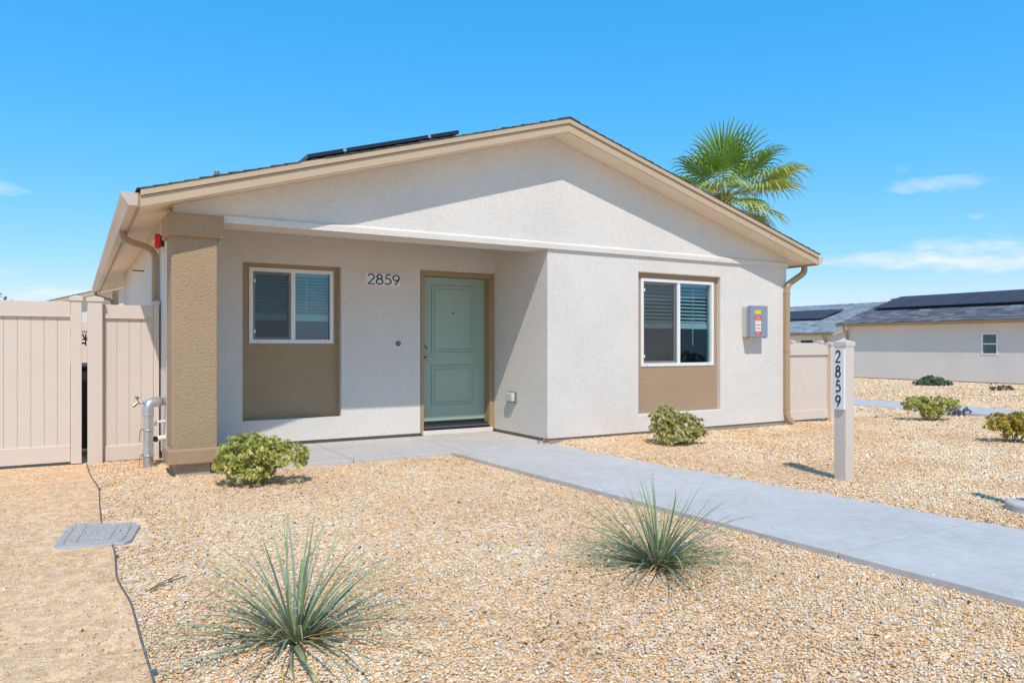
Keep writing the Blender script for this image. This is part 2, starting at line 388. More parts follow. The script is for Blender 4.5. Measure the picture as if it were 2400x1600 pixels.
# walls
W1 = (6.813, 8.416, .328, 2.325); W2 = (1.765, 2.997, .368, 2.323)
DR = (4.118, 5.283, .02, 2.335)
MB().wall('y', XA, XR, .085, 2.59, D, D+.2, [W1]).build('bay_wall', M['stucco'], H_, bevel=.012, bfn=lambda a, b: abs(a.y-D) < .001 and abs(b.y-D) < .001 and (all(W1[0]-.01 < p.x < W1[1]+.01 and W1[2]-.01 < p.z < W1[3]+.01 for p in (a, b)) or (abs(a.x-XA) < .001 and abs(b.x-XA) < .001) or (abs(a.x-XR) < .001 and abs(b.x-XR) < .001)))
MB().wall('y', XL+.2, XA, .085, 2.735, PB, PB+.2, [W2, DR]).build('porch_wall', M['stucco'], H_, bevel=.012)
MB().prism([(XL+.2,2.735),(XA,2.735),(XA,zu(XA)),(XL+.2,zu(XL+.2))], 'y', PB, PB+.2).build('porch_gable', M['stucco'], H_)
MB().box(XA, XA+.2, D+.2, PB+.2, .085, zu(XA)-.002).build('porch_side_wall', M['stucco'], H_)
LW = [(11.0, 11.9, 1.2, 2.2)]
MB().wall('x', 8.41, 16.9, .085, 2.70, XL, XL+.2, []).build('left_wall', M['stucco'], H_, bevel=.01)
MB().wall('x', D+.2, 16.9, .085, 2.70, XR-.2, XR, []).build('right_wall', M['stucco'], H_, bevel=.01)
MB().wall('y', XL+.2, XR-.2, .085, 2.70, 16.7, 16.9, [(2.2,3.6,1.0,2.2),(6.5,8.2,.2,2.2)]).build('rear_wall', M['stucco'], H_)
g = [(XL,2.545),(XA,2.545),(XA,2.59),(XR,2.59),(XR,zu(XR)),(RX,zu(RX)),(XL,zu(XL))]
MB().prism(g, 'y', D, D+.2).build('gable_wall', M['stucco'], H_, bevel=.006)
MB().prism([(XL+.2,2.6),(XR-.2,2.6),(XR-.2,zu(XR-.2)),(RX,zu(RX)),(XL+.2,zu(XL+.2))], 'y', 16.7, 16.9).build('rear_gable', M['stucco'], H_)
MB().box(1.05, XA-.001, D+.2, 8.43, 2.545, 2.80).build('porch_beam', M['stucco'], H_, bevel=.006)
# stucco band, with a sloped top
MB().prism([(D-.035,2.545),(D-.035,2.615),(D+.001,2.64),(D+.02,2.64),(D+.02,2.545)], 'x', 1.30, XR+.004).build('band', M['stucco'], H_, bevel=.006)
# column
cx0, cx1, cy0, cy1 = .82, 1.252, 7.975, 8.41
MB().box(cx0, cx1, cy0, cy1, .24, 2.42).build('column_shaft', M['tan'], H_, bevel=.022, seg=3)
MB().box(.775, 1.30, 7.925, 8.44, 2.375, 2.60).build('column_capital', M['tan'], H_, bevel=.016, seg=3)
MB().box(.778, 1.30, 7.925, 8.46, .115, .268).build('column_base', M['tan'], H_, bevel=.018, seg=3)
MB().box(.86, 1.185, 8.0, 8.36, -.15, .13).build('column_footing', M['concdk'], H_, bevel=.01)
# window panels in the recesses
def tan_panel(w, y, win):
    MB().wall('y', w[0]-.05, w[1]+.05, w[2]-.05, w[3]+.05, y, y+.08, [win]).build('window_panel', M['tan'], H_)
WF = (6.91, 8.34, .993, 2.255); WB = (1.86, 2.925, 1.322, 2.268)
tan_panel(W1, D+.074, (WF[0]+.01, WF[1]-.01, WF[2]+.01, WF[3]-.01)); tan_panel(W2, PB+.10, (WB[0]+.01, WB[1]-.01, WB[2]+.01, WB[3]-.01))
def house_window(x0, x1, z0, z1, y, label, n_slat, drop):
    mb = MB(); fw = .048
    mb.wall('y', x0, x1, z0, z1, y-.012, y+.075, [(x0+fw, x1-fw, z0+fw, z1-fw)])
    win = mb.build('window', M['white'], H_, bevel=.004); win['label'] = label
    xm = (x0+x1)/2 + .01
    MB().box(xm-.028, xm+.028, y-.004, y+.07, z0+fw-.002, z1-fw+.002).build('mullion', M['white'], win, bevel=.003)
    MB().wall('y', x0+fw, xm-.028, z0+fw, z1-fw, y+.018, y+.055, [(x0+fw+.03, xm-.028-.03, z0+fw+.03, z1-fw-.03)]).build('sash', M['white'], win)
    MB().box(x0+fw+.028, xm-.056, y+.034, y+.038, z0+fw+.028, z1-fw-.028).build('pane', M['glass'], win)
    MB().box(xm+.028, x1-fw, y+.034, y+.038, z0+fw, z1-fw).build('pane', M['glass'], win)
    sc = MB().wall('y', x0+fw+.001, xm-.034, z0+fw+.001, z1-fw-.001, y+.004, y+.014, [(x0+fw+.022, xm-.056, z0+fw+.024, z1-fw-.024)]).build('screen_frame', M['hvac'], win)
    MB().box(x0+fw+.02, xm-.054, y+.008, y+.0095, z0+fw+.022, z1-fw-.022).build('screen', M['screen'], win)
    for zc in (z0+fw+.10, z1-fw-.12):
        m2 = MB(); m2.box(x0+fw+.014, x0+fw+.034, y-.002, y+.006, zc-.02, zc+.02); m2.build('screen_clip', M['white'], win)
    for xc in (x0+.11, x1-.11): MB().box(xc-.014, xc+.014, y-.0145, y-.011, z0+.014, z0+.020).build('weep_slot', M['black'], win)
    # blinds inside
    sp = (z1-fw-z0-fw)*drop/n_slat
    for k in range(n_slat):
        zc = z1-fw-.03-sp*k; a = R(34)
        hw = .023
        mb = MB(); dy, dz = math.cos(a)*hw, math.sin(a)*hw; yc = y+.125
        mb.hexa([(x0+.03,yc-dy,zc-dz),(x1-.03,yc-dy,zc-dz),(x1-.03,yc+dy,zc+dz),(x0+.03,yc+dy,zc+dz),
                 (x0+.03,yc-dy,zc-dz+.004),(x1-.03,yc-dy,zc-dz+.004),(x1-.03,yc+dy,zc+dz+.004),(x0+.03,yc+dy,zc+dz+.004)])
        mb.build('slat', M['whitepl'], win)
    zb = z1-fw-.03-sp*n_slat
    MB().box(x0+.03, x1-.03, y+.10, y+.15, zb-.05, zb+.03).build('bottom_rail', M['whitepl'], win)
    MB().box(x0+.02, x1-.02, y+.09, y+.16, z1-fw-.02, z1-.005).build('head_rail', M['whitepl'], win)
    MB().tube([(x1-.33,y+.098,z1-.07),(x1-.33,y+.098,z0+.30)], .006, 6).build('wand', M['whitepl'], win)
    return win
house_window(*WF, D+.074, 'front sliding window in the sunlit bay', 11, .5)
house_window(*WB, PB+.10, 'porch sliding window in the shade', 13, .62)
MB().box(6.7, 8.9, 8.235, 8.25, .5, .52).build('window_stool', M['int'], H_)
# interior partition and floor so the rooms read as rooms
MB().box(XL+.2, XR-.2, 12.2, 12.3, .02, 2.7).build('interior_wall', M['int'], H_)
MB().box(XL+.21, XR-.21, PB+.2, 16.7, .03, .06).build('interior_floor', M['int'], H_)
MB().box(5.5, XR-.21, D+.21, PB+.2, .03, .06).build('interior_floor', M['int'], H_)
MB().box(XL+.2, XR-.2, PB+.21, 16.7, 2.66, 2.68).build('interior_ceiling', M['int'], H_)
MB().box(XA+.21, XR-.2, D+.21, PB+.2, 2.66, 2.68).build('interior_ceiling', M['int'], H_)
# door
fr = MB(); fr.box(4.122, 4.168, PB-.012, PB+.17, .06, 2.333); fr.box(5.205, 5.281, PB-.012, PB+.17, .06, 2.333); fr.box(4.168, 5.205, PB-.012, PB+.17, 2.268, 2.333)
fr.box(5.195, 5.205, PB+.105, PB+.17, .1, 2.268)
fr.build('door_frame', M['trim'], H_, bevel=.004)
fs = MB(); fs.box(5.205, 5.24, PB-.018, PB-.010, .06, 2.30); fs.box(5.199, 5.2052, PB+.02, PB+.05, .1, 2.27); fs.build('door_stop', M['trim'], H_, bevel=.002)
dy = PB+.13
door = MB().box(4.17, 5.197, dy, dy+.045, .225, 2.264).build('door', M['door'], H_, bevel=.003)
door['label'] = 'sage green two panel front door'
def moulding(x0, x1, z0, z1):
    for w, t, off in ((.018, .015, 0), (.014, .010, .045)):
        mb = MB(); a0, a1, b0, b1 = x0+off, x1-off, z0+off, z1-off
        mb.wall('y', a0, a1, b0, b1, dy-t, dy+.002, [(a0+w, a1-w, b0+w, b1-w)]); mb.build('panel_moulding', M['door'], door, bevel=.004)
    mb = MB(); i = .028
    mb.wall('y', x0+.018, x1-.018, z0+.018, z1-.018, dy-.003, dy+.001, [(x0+.043, x1-.043, z0+.043, z1-.043)]); mb.build('panel_moulding', M['door'], door)
moulding(4.345, 5.02, 1.183, 2.147); moulding(4.34, 5.015, .435, 1.008)
MB().lathe([(.034,0),(.034,.008),(.028,.016),(.012,.02),(.011,.018)], (4.235, dy-.02, 1.26), 18, 'y').build('deadbolt', M['nickel'], door, smooth=True)
MB().lathe([(.010,0),(.010,.004)], (4.235, dy-.0225, 1.26), 10, 'y').build('keyhole', M['black'], door)
hb = MB(); hb.lathe([(.031,0),(.031,.012),(.026,.014)], (4.235, dy-.014, 1.11), 18, 'y'); hb.tube([(4.235,dy-.01,1.11),(4.235,dy-.055,1.11)], .011, 10)
hb.tube([(4.225,dy-.052,1.112),(4.27,dy-.056,1.113),(4.33,dy-.054,1.111),(4.352,dy-.05,1.109)], [.012,.011,.009,.008], 10); hb.build('handle', M['nickel'], door, smooth=True)
MB().lathe([(.011,0),(.011,.006),(.007,.008)], (4.68, dy-.008, 1.76), 14, 'y').build('peephole', M['black'], door)
MB().box(4.17, 5.197, dy-.012, dy+.04, .185, .224).build('door_sweep', M['black'], H_)
th_ = MB(); th_.box(4.169, 5.204, PB+.03, PB+.16, .15, .184); th_.build('threshold', M['blackpl'], H_, bevel=.004)
MB().box(4.169, 5.204, PB-.02, PB+.06, .112, .149).build('threshold_step', M['black'], H_, bevel=.004)
MB().box(4.169, 5.204, PB+.0, PB+.05, .1495, .1545).build('threshold_trim', M['alum'], H_)
MB().box(4.15, 5.25, PB-.028, PB+.05, .043, .111).build('door_sill', M['stucco'], H_, bevel=.006)
# roof
roof = MB()
for s in (0, 1):
    e, r = (EL, RX) if s == 0 else (ER, RX)
    a = [(e, zu(e)), (r, zu(r)), (r, zu(r)+.105), (e, zu(e)+.105)]
    roof.prism(a, 'y', YF+.022, YBK)
roof_o = roof.build('roof', M['soffit'], H_)
for s in (-1, 1):
    e = EL if s < 0 else ER
    for nm, y0, y1, lo, hi in (('fascia_board', YF, YF+.021, -.022, .080), ('barge_board', YF-.022, YF+.0215, .082, .142)):
        q = [(e, zu(e)+lo), (RX, zu(RX)+lo), (RX, zu(RX)+hi), (e, zu(e)+hi)]
        MB().prism(q, 'y', y0, y1).build(nm, M['fascia'], roof_o, bevel=.003, seg=1)
    a, b = (e-.02, e-.0005) if s < 0 else (e+.0005, e+.02)
    MB().box(a, b, YF+.002, YBK, 2.572, 2.712).build('eave_board', M['trim'], roof_o)
    # k-style gutter
    sgn = s; x_in = e+sgn*.021; pr = [(0,2.590),(.075,2.590),(.098,2.625),(.115,2.650),(.135,2.668),(.142,2.700),(.130,2.706),(.128,2.702),(.134,2.698),(.128,2.672),(.108,2.656),(.070,2.598),(.004,2.598),(.004,2.712),(0,2.712)]
    gt = MB().prism([(x_in+sgn*u, z) for u, z in pr], 'y', YF+.012, YBK+.02).build('gutter', M['gutter'], roof_o)
    capp = [(0,2.590),(.075,2.590),(.098,2.625),(.115,2.650),(.135,2.668),(.142,2.700),(.135,2.706),(0,2.706)]
    MB().prism([(x_in+sgn*u, z) for u, z in capp], 'y', YF+.006, YF+.0115).build('gutter_end_cap', M['gutter'], roof_o)
rnd = random.Random(3); mb = MB(); cols = []
for s in (-1, 1):
    e = EL-.025 if s < 0 else ER+.025
    z0 = zu(EL)+.145-PITCH*.025
    Vv = Vector((-s, 0, PITCH)).normalized(); N = Vector((s*PITCH, 0, 1)).normalized()
    lv = (RX-(EL-.025))*math.sqrt(1+PITCH**2)
    shingle_field(mb, cols, Vector((e, YF-.03, z0)), Vector((0,1,0)), Vv, N, YBK-YF+.04, lv, .14, .3, .012, SHC, rnd, strips=1.6)
yy = YF-.035
while yy < YBK:
    y1 = min(yy+.28, YBK+.02); zt = zu(RX)+.152; k = .9+rnd.random()*.3
    mb.hexa([(RX-.15,yy,zt-.047),(RX,yy,zt-.004),(RX,y1,zt-.012),(RX-.15,y1,zt-.055),(RX-.15,yy,zt-.033),(RX,yy,zt+.010),(RX,y1,zt+.002),(RX-.15,y1,zt-.041)])
    mb.hexa([(RX,yy,zt-.004),(RX+.15,yy,zt-.047),(RX+.15,y1,zt-.055),(RX,y1,zt-.012),(RX,yy,zt+.010),(RX+.15,yy,zt-.033),(RX+.15,y1,zt-.041),(RX,y1,zt+.002)])
    cc = SHC[rnd.randrange(5)]; cols += [(cc[0]*k, cc[1]*k, cc[2]*k, 1)]*16; yy += .25
tag(mb.build('shingles', M['shingle'], roof_o, cols=cols), kind='stuff')
MB().lathe([(.03,0),(.03,.32),(.026,.33)], (1.40, 9.0, zu(1.4)+.1), 12).build('vent_pipe', M['hvac'], roof_o)
ph = MB().box(.786, .915, 20.35, 20.5, -.1, 2.62).build('patio_post', M['stucco'], H_)
# downspouts
def arc_path(pts, r=.07, n=5):
    pts = [Vector(p) for p in pts]; out = [pts[0]]
    for i in range(1, len(pts)-1):
        a, b, c = pts[i-1], pts[i], pts[i+1]; p = b+(a-b).normalized()*min(r,(a-b).length/2); q = b+(c-b).normalized()*min(r,(c-b).length/2)
        for k in range(n+1):
            t = k/n; out.append(p*(1-t)**2 + b*2*t*(1-t) + q*t*t)
    return out + [pts[-1]]
def downspout(path, U, wx, wy, foot=None, m='spout', bands=()):
    o = MB().rectpipe(arc_path(path, .11, 7), wx, wy, U).build('downspout', M[m], H_)
    return o
lds = downspout([(.462,9.5,2.60),(.468,9.5,2.50),(.802,9.5,2.40),(.802,9.5,.12)], (0,1,0), .046, .034)
downspout([(.44,20.6,2.60),(.44,20.6,2.50),(.78,20.2,2.38),(.80,20.2,.1)], (0,1,0), .046, .034)
rds = downspout([(10.285,7.99,2.60),(10.292,7.99,2.485),(9.862,7.99,2.265),(9.862,7.99,.13),(9.97,7.97,.055)], (0,1,0), .036, .044)
for zc in (2.13, 1.2, .28): MB().box(9.815, 9.909, 7.9515, 8.03, zc-.012, zc+.012).build('downspout_strap', M['spout'], rds)
MB().tube([(.85,11.72,2.353),(.70,11.70,2.353)], .008, 8).build('wall_hook', M['black'], H_)
# crimped elbow ribs
def ribs(path, i0, parent, U, wx, wy):
    pts = arc_path(path, .11, 7)
    for i in i0:
        d = (pts[i+1]-pts[i-1]).normalized()*.004
        MB().rectpipe([pts[i]-d, pts[i]+d], wx, wy, U).build('elbow_rib', M['spout'], parent)
ribs([(.462,9.5,2.60),(.468,9.5,2.50),(.802,9.5,2.40),(.802,9.5,.12)], (2,3,4,5,6,10,11,12,13,14), lds, (0,1,0), .048, .036)
ribs([(10.285,7.99,2.60),(10.292,7.99,2.485),(9.862,7.99,2.265),(9.862,7.99,.13),(9.97,7.97,.055)], (3,5,10,11,12,13,14), rds, (0,1,0), .0375, .0455)

# ---------------------------------------------------------------- things on the house
def digit_pts(d):
    def arc(cx, cy, r, a0, a1, n=14, ry=None): return [(cx+r*math.cos(R(a0+(a1-a0)*k/n)), cy+(ry or r)*math.sin(R(a0+(a1-a0)*k/n))) for k in range(n+1)]
    return {'2': [arc(.29,.72,.25,165,-35) + [(.03,.03),(.58,.03)]],
            '8': [arc(.3,.75,.20,90,450,20), arc(.3,.28,.26,90,450,22)],
            '5': [[(.52,.96),(.20,.96),(.12,.56)] + arc(.27,.33,.29,118,-140,16)],
            '9': [arc(.3,.69,.26,0,360,20), [(.555,.64),(.50,.46),(.22,.02)]]}[d]
def ribbon(mb, pts, w, P):   # P maps (u, v, depth) to world
    n = len(pts); closed = (Vector(pts[0])-Vector(pts[-1])).length < 1e-4
    if closed: pts = pts[:-1]; n -= 1
    L = []
    for i in range(n):
        a = Vector(pts[(i-1)%n] if closed or i > 0 else pts[0]); c = Vector(pts[(i+1)%n] if closed or i < n-1 else pts[-1]); b = Vector(pts[i])
        d1 = (b-a).normalized() if (b-a).length > 1e-6 else (c-b).normalized(); d2 = (c-b).normalized() if (c-b).length > 1e-6 else d1
        n1 = Vector((-d1.y, d1.x)); n2 = Vector((-d2.y, d2.x)); nn = (n1+n2).normalized(); k = min(1.6, 1/max(.4, nn.dot(n1)))
        L.append((b+nn*w*k, b-nn*w*k))
    vs = []; fs = []
    for l, r_ in L: vs += [P(l.x,l.y,0), P(r_.x,r_.y,0), P(l.x,l.y,1), P(r_.x,r_.y,1)]
    m = n if closed else n-1
    for i in range(m):
        a, b = 4*i, 4*((i+1)%n); fs += [(a+2,b+2,b+3,a+3),(a,a+1,b+1,b),(a,b,b+2,a+2),(a+1,a+3,b+3,b+1)]
    if not closed: e = 4*(n-1); fs += [(0,2,3,1),(e,e+1,e+3,e+2)]
    mb.add(vs, fs)
pl = MB().box(3.322, 3.812, PB-.012, PB-.0005, 2.098, 2.262).build('number_sign', M['white'], bevel=.002)
tag(pl, 'white house number sign reading 2859 on the porch wall beside the door', 'sign')
for i, d in enumerate('2859'):
    mb = MB(); x0 = 3.352+.117*i; sc_ = .138
    for st in digit_pts(d): ribbon(mb, st, .055, lambda u, v, t, x0=x0: (x0+u*.172, PB-.0125-t*.004, 2.112+v*sc_))
    mb.build('digit', M['digit'], pl)
for x in (3.335, 3.80): MB().lathe([(.004,0),(.004,.003)], (x, PB-.0155, 2.18), 8, 'y').build('screw', M['hvac'], pl)
bell = MB().lathe([(.030,0),(.030,.012),(.024,.018)], (3.79, PB-.0185, 1.32), 20, 'y').build('doorbell', M['black'], smooth=False)
tag(bell, 'small round dark doorbell with a pale button on the porch wall', 'doorbell')
MB().lathe([(.011,0),(.011,.004)], (3.79, PB-.0225, 1.32), 14, 'y').build('button', M['boxlight'], bell)
ob = thing('outlet_cover', 'clear weatherproof outlet cover low on the porch side wall', 'outlet', (XA, 8.91, .575))
MB().box(XA-.02, XA-.0005, 8.80, 9.02, .50, .645).build('base_plate', M['hvac'], ob, bevel=.004)
MB().box(XA-.075, XA-.0205, 8.82, 9.0, .515, .635).build('bubble_cover', M['boxlight'], ob, bevel=.012)
# alarm horn
al = thing('fire_alarm', 'red fire alarm horn on black box under the left eave', 'alarm', (.84, 9.0, 2.44))
MB().box(.812, .8495, 8.95, 9.05, 2.385, 2.50).build('back_box', M['black'], al, bevel=.003)
MB().prism([(8.93,2.385),(8.945,2.362),(9.055,2.362),(9.07,2.385),(9.07,2.495),(9.055,2.518),(8.945,2.518),(8.93,2.495)], 'x', .755, .8115).build('horn_body', M['red'], al, bevel=.008)
MB().box(.744, .7545, 8.97, 9.03, 2.41, 2.45).build('strobe', M['whitepl'], al, bevel=.003)
MB().tube([(.845,8.98,2.384),(.845,8.98,1.9)], .006, 6).build('conduit', M['whitepl'], al)
# solar combiner box on the bay wall
eb = thing('electrical_box', 'grey solar disconnect box with warning stickers on the bay wall', 'electrical box', (9.07, D, 1.43))
MB().box(8.875, 9.235, D-.115, D-.0005, 1.425, 1.90).build('rear_case', M['boxlight'], eb, bevel=.012)
for k in range(12): MB().box(8.862, 8.8745, D-.118, D-.098, 1.45+k*.037, 1.468+k*.037).build('cooling_fin', M['boxlight'], eb)
MB().box(8.862, 9.245, D-.185, D-.1155, 1.418, 1.908).build('cover', M['boxgrey'], eb, bevel=.014)
yf = D-.1865
for nm, m_, x0, x1, z0, z1 in (('yellow_sticker','yel',8.955,9.085,1.775,1.835),('red_sticker','sred',8.95,9.10,1.70,1.745),('orange_sticker','org',8.96,9.085,1.672,1.699),('white_sticker','swht',8.96,9.085,1.617,1.671),('orange_sticker','org',8.96,9.085,1.600,1.616),('white_sticker','swht',8.96,9.085,1.565,1.599),('orange_sticker','org',8.96,9.085,1.550,1.564),('white_sticker','swht',8.96,9.085,1.512,1.549),('red_sticker','sred',8.955,9.09,1.462,1.511)):
    st = MB().box(x0, x1, yf-.0012, yf+.003, z0, z1).build(nm, M[m_], eb)
    if m_ in ('swht', 'sred'):
        zz = z1-.011
        while zz > z0+.006:
            MB().box(x0+.02, x1-.02-.02*rnd.random(), yf-.002, yf-.001, zz-.003, zz).build('print_line', M['sgry' if m_=='swht' else 'swht'], st); zz -= .013
for x in (8.93, 9.20): MB().box(x-.02, x+.02, D-.17, D-.14, 1.404, 1.4175).build('latch', M['alum'], eb)
MB().tube([(8.93,D-.06,1.425),(8.93,D-.06,1.405)], .016, 8).build('cable_gland', M['hvac'], eb)
# solar panels on the roof
def solar_panel(name, P0, U, V, N, lu, lv, label, group, m_th=.04, gap=.10):
    o = thing(name, label, 'solar panel', tuple(P0), group)
    def PP(u, v, n): return P0+U*u+V*v+N*n
    def bx(u0,u1,v0,v1,n0,n1): return [PP(u0,v0,n0),PP(u1,v0,n0),PP(u1,v1,n0),PP(u0,v1,n0),PP(u0,v0,n1),PP(u1,v0,n1),PP(u1,v1,n1),PP(u0,v1,n1)]
    f = MB()
    for a in ((0,lu,0,.035),(0,lu,lv-.035,lv),(0,.035,.0352,lv-.0352),(lu-.035,lu,.0352,lv-.0352)): f.hexa(bx(*a, gap, gap+m_th))
    f.build('frame', M['pvframe'], o)
    MB().hexa(bx(.034, lu-.034, .034, lv-.034, gap+.01, gap+m_th-.003)).build('glass', M['pv'], o)
    for v in (lv*.22, lv*.78):
        MB().hexa(bx(-.03, lu+.02, v-.02, v+.02, gap-.045, gap-.001)).build('rail', M['pvframe'], o)
        MB().hexa(bx(.10, .14, v-.05, v+.05, 0, gap-.04)).build('foot', M['alum'], o)
        MB().hexa(bx(-.03, .0, v-.018, v+.018, gap-.01, gap+m_th+.006)).build('clamp', M['alum'], o)
V_ = Vector((1,0,PITCH)).normalized(); N_ = Vector((-PITCH,0,1)).normalized()
for k in range(2):
    P0 = Vector((2.245, 8.15+1.06*k, zu(2.245)+.15))
    solar_panel('solar_panel', P0, Vector((0,1,0)), V_, N_, 1.04, 1.93, ['black framed solar panel at the front edge of the house roof', 'second solar panel behind the front one on the house roof', 'third solar panel from the front on the house roof'][k], 'solar panels on the near roof', gap=.11)

# ---------------------------------------------------------------- left gate, fence and what stands there
FY = 9.35
def vinyl_panel(name, label, cat, x0, x1, z0, z1, y, nb, rail_h=(.165,.165), posts=(), group=None, t=.04, bw=None):
    o = thing(name, label, cat, ((x0+x1)/2, y, 0), group)
    MB().box(x0, x1, y-.02, y+.045, z1-rail_h[1], z1).build('rail', M['vinyl'], o, bevel=.005)
    MB().box(x0, x1, y-.026, y-.0205, z1-rail_h[1]-.0, z1-rail_h[1]+.010).build('rail_lip', M['vinyl'], o)
    MB().box(x0, x1, y-.02, y+.045, z0, z0+rail_h[0]).build('rail', M['vinyl'], o, bevel=.005)
    w = (x1-x0)/nb
    for k in range(nb):
        MB().box(x0+w*k+.0008, x0+w*(k+1)-.0008, y+.002, y+.028, z0+rail_h[0]-.01, z1-rail_h[1]+.01).build('board', M['vinyl'], o, bevel=.003, seg=1)
    MB().box(x0+.003, x1-.003, y+.016, y+.0265, z0+rail_h[0]-.02, z1-rail_h[1]+.02).build('backing', M['vinyl'], o)
    return o
def post(parent, x0, x1, y0, y1, z0, z1, cap=.012):
    p = MB().box(x0, x1, y0, y1, z0, z1).build('post', M['vinyl'], parent, bevel=.005)
    xm, ym = (x0+x1)/2, (y0+y1)/2; mb = MB(); a = cap
    mb.add([(x0-a,y0-a,z1-.035),(x1+a,y0-a,z1-.035),(x1+a,y1+a,z1-.035),(x0-a,y1+a,z1-.035),(x0-a,y0-a,z1+.004),(x1+a,y0-a,z1+.004),(x1+a,y1+a,z1+.004),(x0-a,y1+a,z1+.004),(xm,ym,z1+.028)],
           [(3,2,1,0),(0,1,5,4),(1,2,6,5),(2,3,7,6),(3,0,4,7),(4,5,8),(5,6,8),(6,7,8),(7,4,8)])
    mb.build('post_cap', M['vinyl'], p); return p
gate = vinyl_panel('fence_gate', 'wide cream vinyl gate at the left edge, left of the gap', 'gate', -1.60, -.04, .035, 1.768, FY, 13, (.18,.165))
post(gate, -.038, .066, FY-.03, FY+.07, .012, 1.815)
MB().box(.066, .10, FY+.075, FY+.09, 1.31, 1.33).build('hinge', M['black'], gate)
pan = vinyl_panel('vinyl_fence', 'short cream vinyl fence panel between the gate and the house', 'fence', .283, .772, .012, 1.745, FY, 4, (.168,.150))
post(pan, .12, .262, FY-.10, FY+.04, -.1, 1.81)
post(pan, .773, .830, FY-.03, FY+.06, .0, 1.79, .006)
MB().box(.262, .283, FY-.01, FY+.03, .012, 1.745).build('side_channel', M['vinyl'], pan)
hg = MB(); hg.tube([(.072,FY+.10,1.42),(.10,FY+.10,1.36),(.12,FY+.10,1.36),(.135,FY+.10,1.43)], .008, 6); hg.tube([(.07,FY+.10,1.36),(.14,FY+.10,1.36)], .007, 6); hg.tube([(.105,FY+.10,1.42),(.105,FY+.10,1.29)], .007, 6)
hg.build('latch', M['black'], pan)
# wheelie bin behind the gap
bn = thing('wheelie_bin', 'black wheeled rubbish bin seen through the gap by the gate', 'bin', (.14, 10.3, 0))
MB().hexa([(-.12,10.05,.08),(.38,10.05,.08),(.38,10.55,.08),(-.12,10.55,.08),(-.17,10.0,1.02),(.43,10.0,1.02),(.43,10.65,1.02),(-.17,10.65,1.02)]).build('body', M['blackpl'], bn, bevel=.02)
MB().box(-.19, .45, 9.97, 10.68, 1.022, 1.08).build('lid', M['blackpl'], bn, bevel=.02)
for x in (-.10, .33):
    wh = MB().lathe([(.12,-.03),(.13,-.02),(.13,.02),(.12,.03)], (x, 10.04, .13), 20, 'x').build('wheel', M['blackpl'], bn); MB().lathe([(.06,-.033),(.06,.033)], (x, 10.04, .13), 12, 'x').build('hub', M['hvac'], wh)
rf = vinyl_panel('vinyl_fence', 'cream vinyl fence run far behind the gate gap', 'fence', -5.5, .80, .03, 1.72, 15.2, 22, (.165,.165))
for x in (-5.6, -3.4, -1.2): post(rf, x, x+.12, 15.12, 15.25, 0, 1.76)

# standpipe with hose bib
sp_ = thing('standpipe', 'galvanised standpipe with hose tap beside the tan column', 'pipe', (.67, 8.72, 0))
MB().tube([(.67,8.72,-.06),(.67,8.72,.20),(.67,8.72,.21),(.67,8.72,.60)], [.052,.052,.050,.048], 20).build('riser', M['galv'], sp_, smooth=False)
el = arc_path([(.67,8.72,.55),(.67,8.72,.69),(.80,8.80,.69)], .10, 7)
MB().tube(el, .054, 18).build('elbow', M['galv'], sp_, smooth=True)
MB().tube([(.67,8.72,.552),(.67,8.72,.60)], .058, 18).build('elbow_band', M['galv'], sp_, smooth=False)
MB().tube([(.77,8.78,.69),(.852,8.835,.69)], .044, 18).build('horizontal_pipe', M['galv'], sp_, smooth=True)
tp = MB(); tp.tube([(.63,8.70,.69),(.58,8.70,.69)], .014, 10); tp.tube([(.59,8.70,.69),(.565,8.69,.70),(.545,8.68,.672)], .017, 10); tp.build('tap_body', M['galv'], sp_, smooth=True)
MB().tube([(.548,8.681,.678),(.522,8.672,.658)], [.02,.018], 12).build('tap_outlet', M['brass'], sp_)
th2 = MB(); th2.tube([(.572,8.69,.70),(.562,8.685,.745)], .006, 8); th2.tube([(.545,8.68,.752),(.585,8.69,.742)], .009, 8); th2.build('tap_handle', mat('tap_green',(.12,.16,.07),.5), sp_)
for z in (.40, .13):
    MB().tube([(.67+.059*math.cos(a), 8.72+.059*math.sin(a), z) for a in [k*math.pi/8 for k in range(17)]], .006, 6).build('clamp', M['galv'], sp_)
    w_ = MB(); w_.tube([(.625,8.69,z+.01),(.605,8.68,z+.02),(.590,8.68,z-.01),(.583,8.68,z-.12)], .005, 6); w_.build('ground_wire', M['brass'], sp_)
pv_ = thing('drain_pipes', 'two short white plastic pipe stubs on the wall behind the standpipe', 'pipe', (.80, 8.85, .3))
MB().tube([(.85,8.87,.47),(.75,8.80,.47)], .014, 10).build('small_pipe', M['whitepl'], pv_); MB().tube([(.752,8.80,.475),(.752,8.80,.43)], .017, 10).build('elbow', M['whitepl'], pv_)
MB().tube([(.85,8.87,.29),(.745,8.79,.29)], .031, 14).build('large_pipe', M['whitepl'], pv_); MB().tube([(.752,8.795,.29),(.743,8.788,.29)], .032, 14).build('pipe_end', M['blackpl'], pv_)

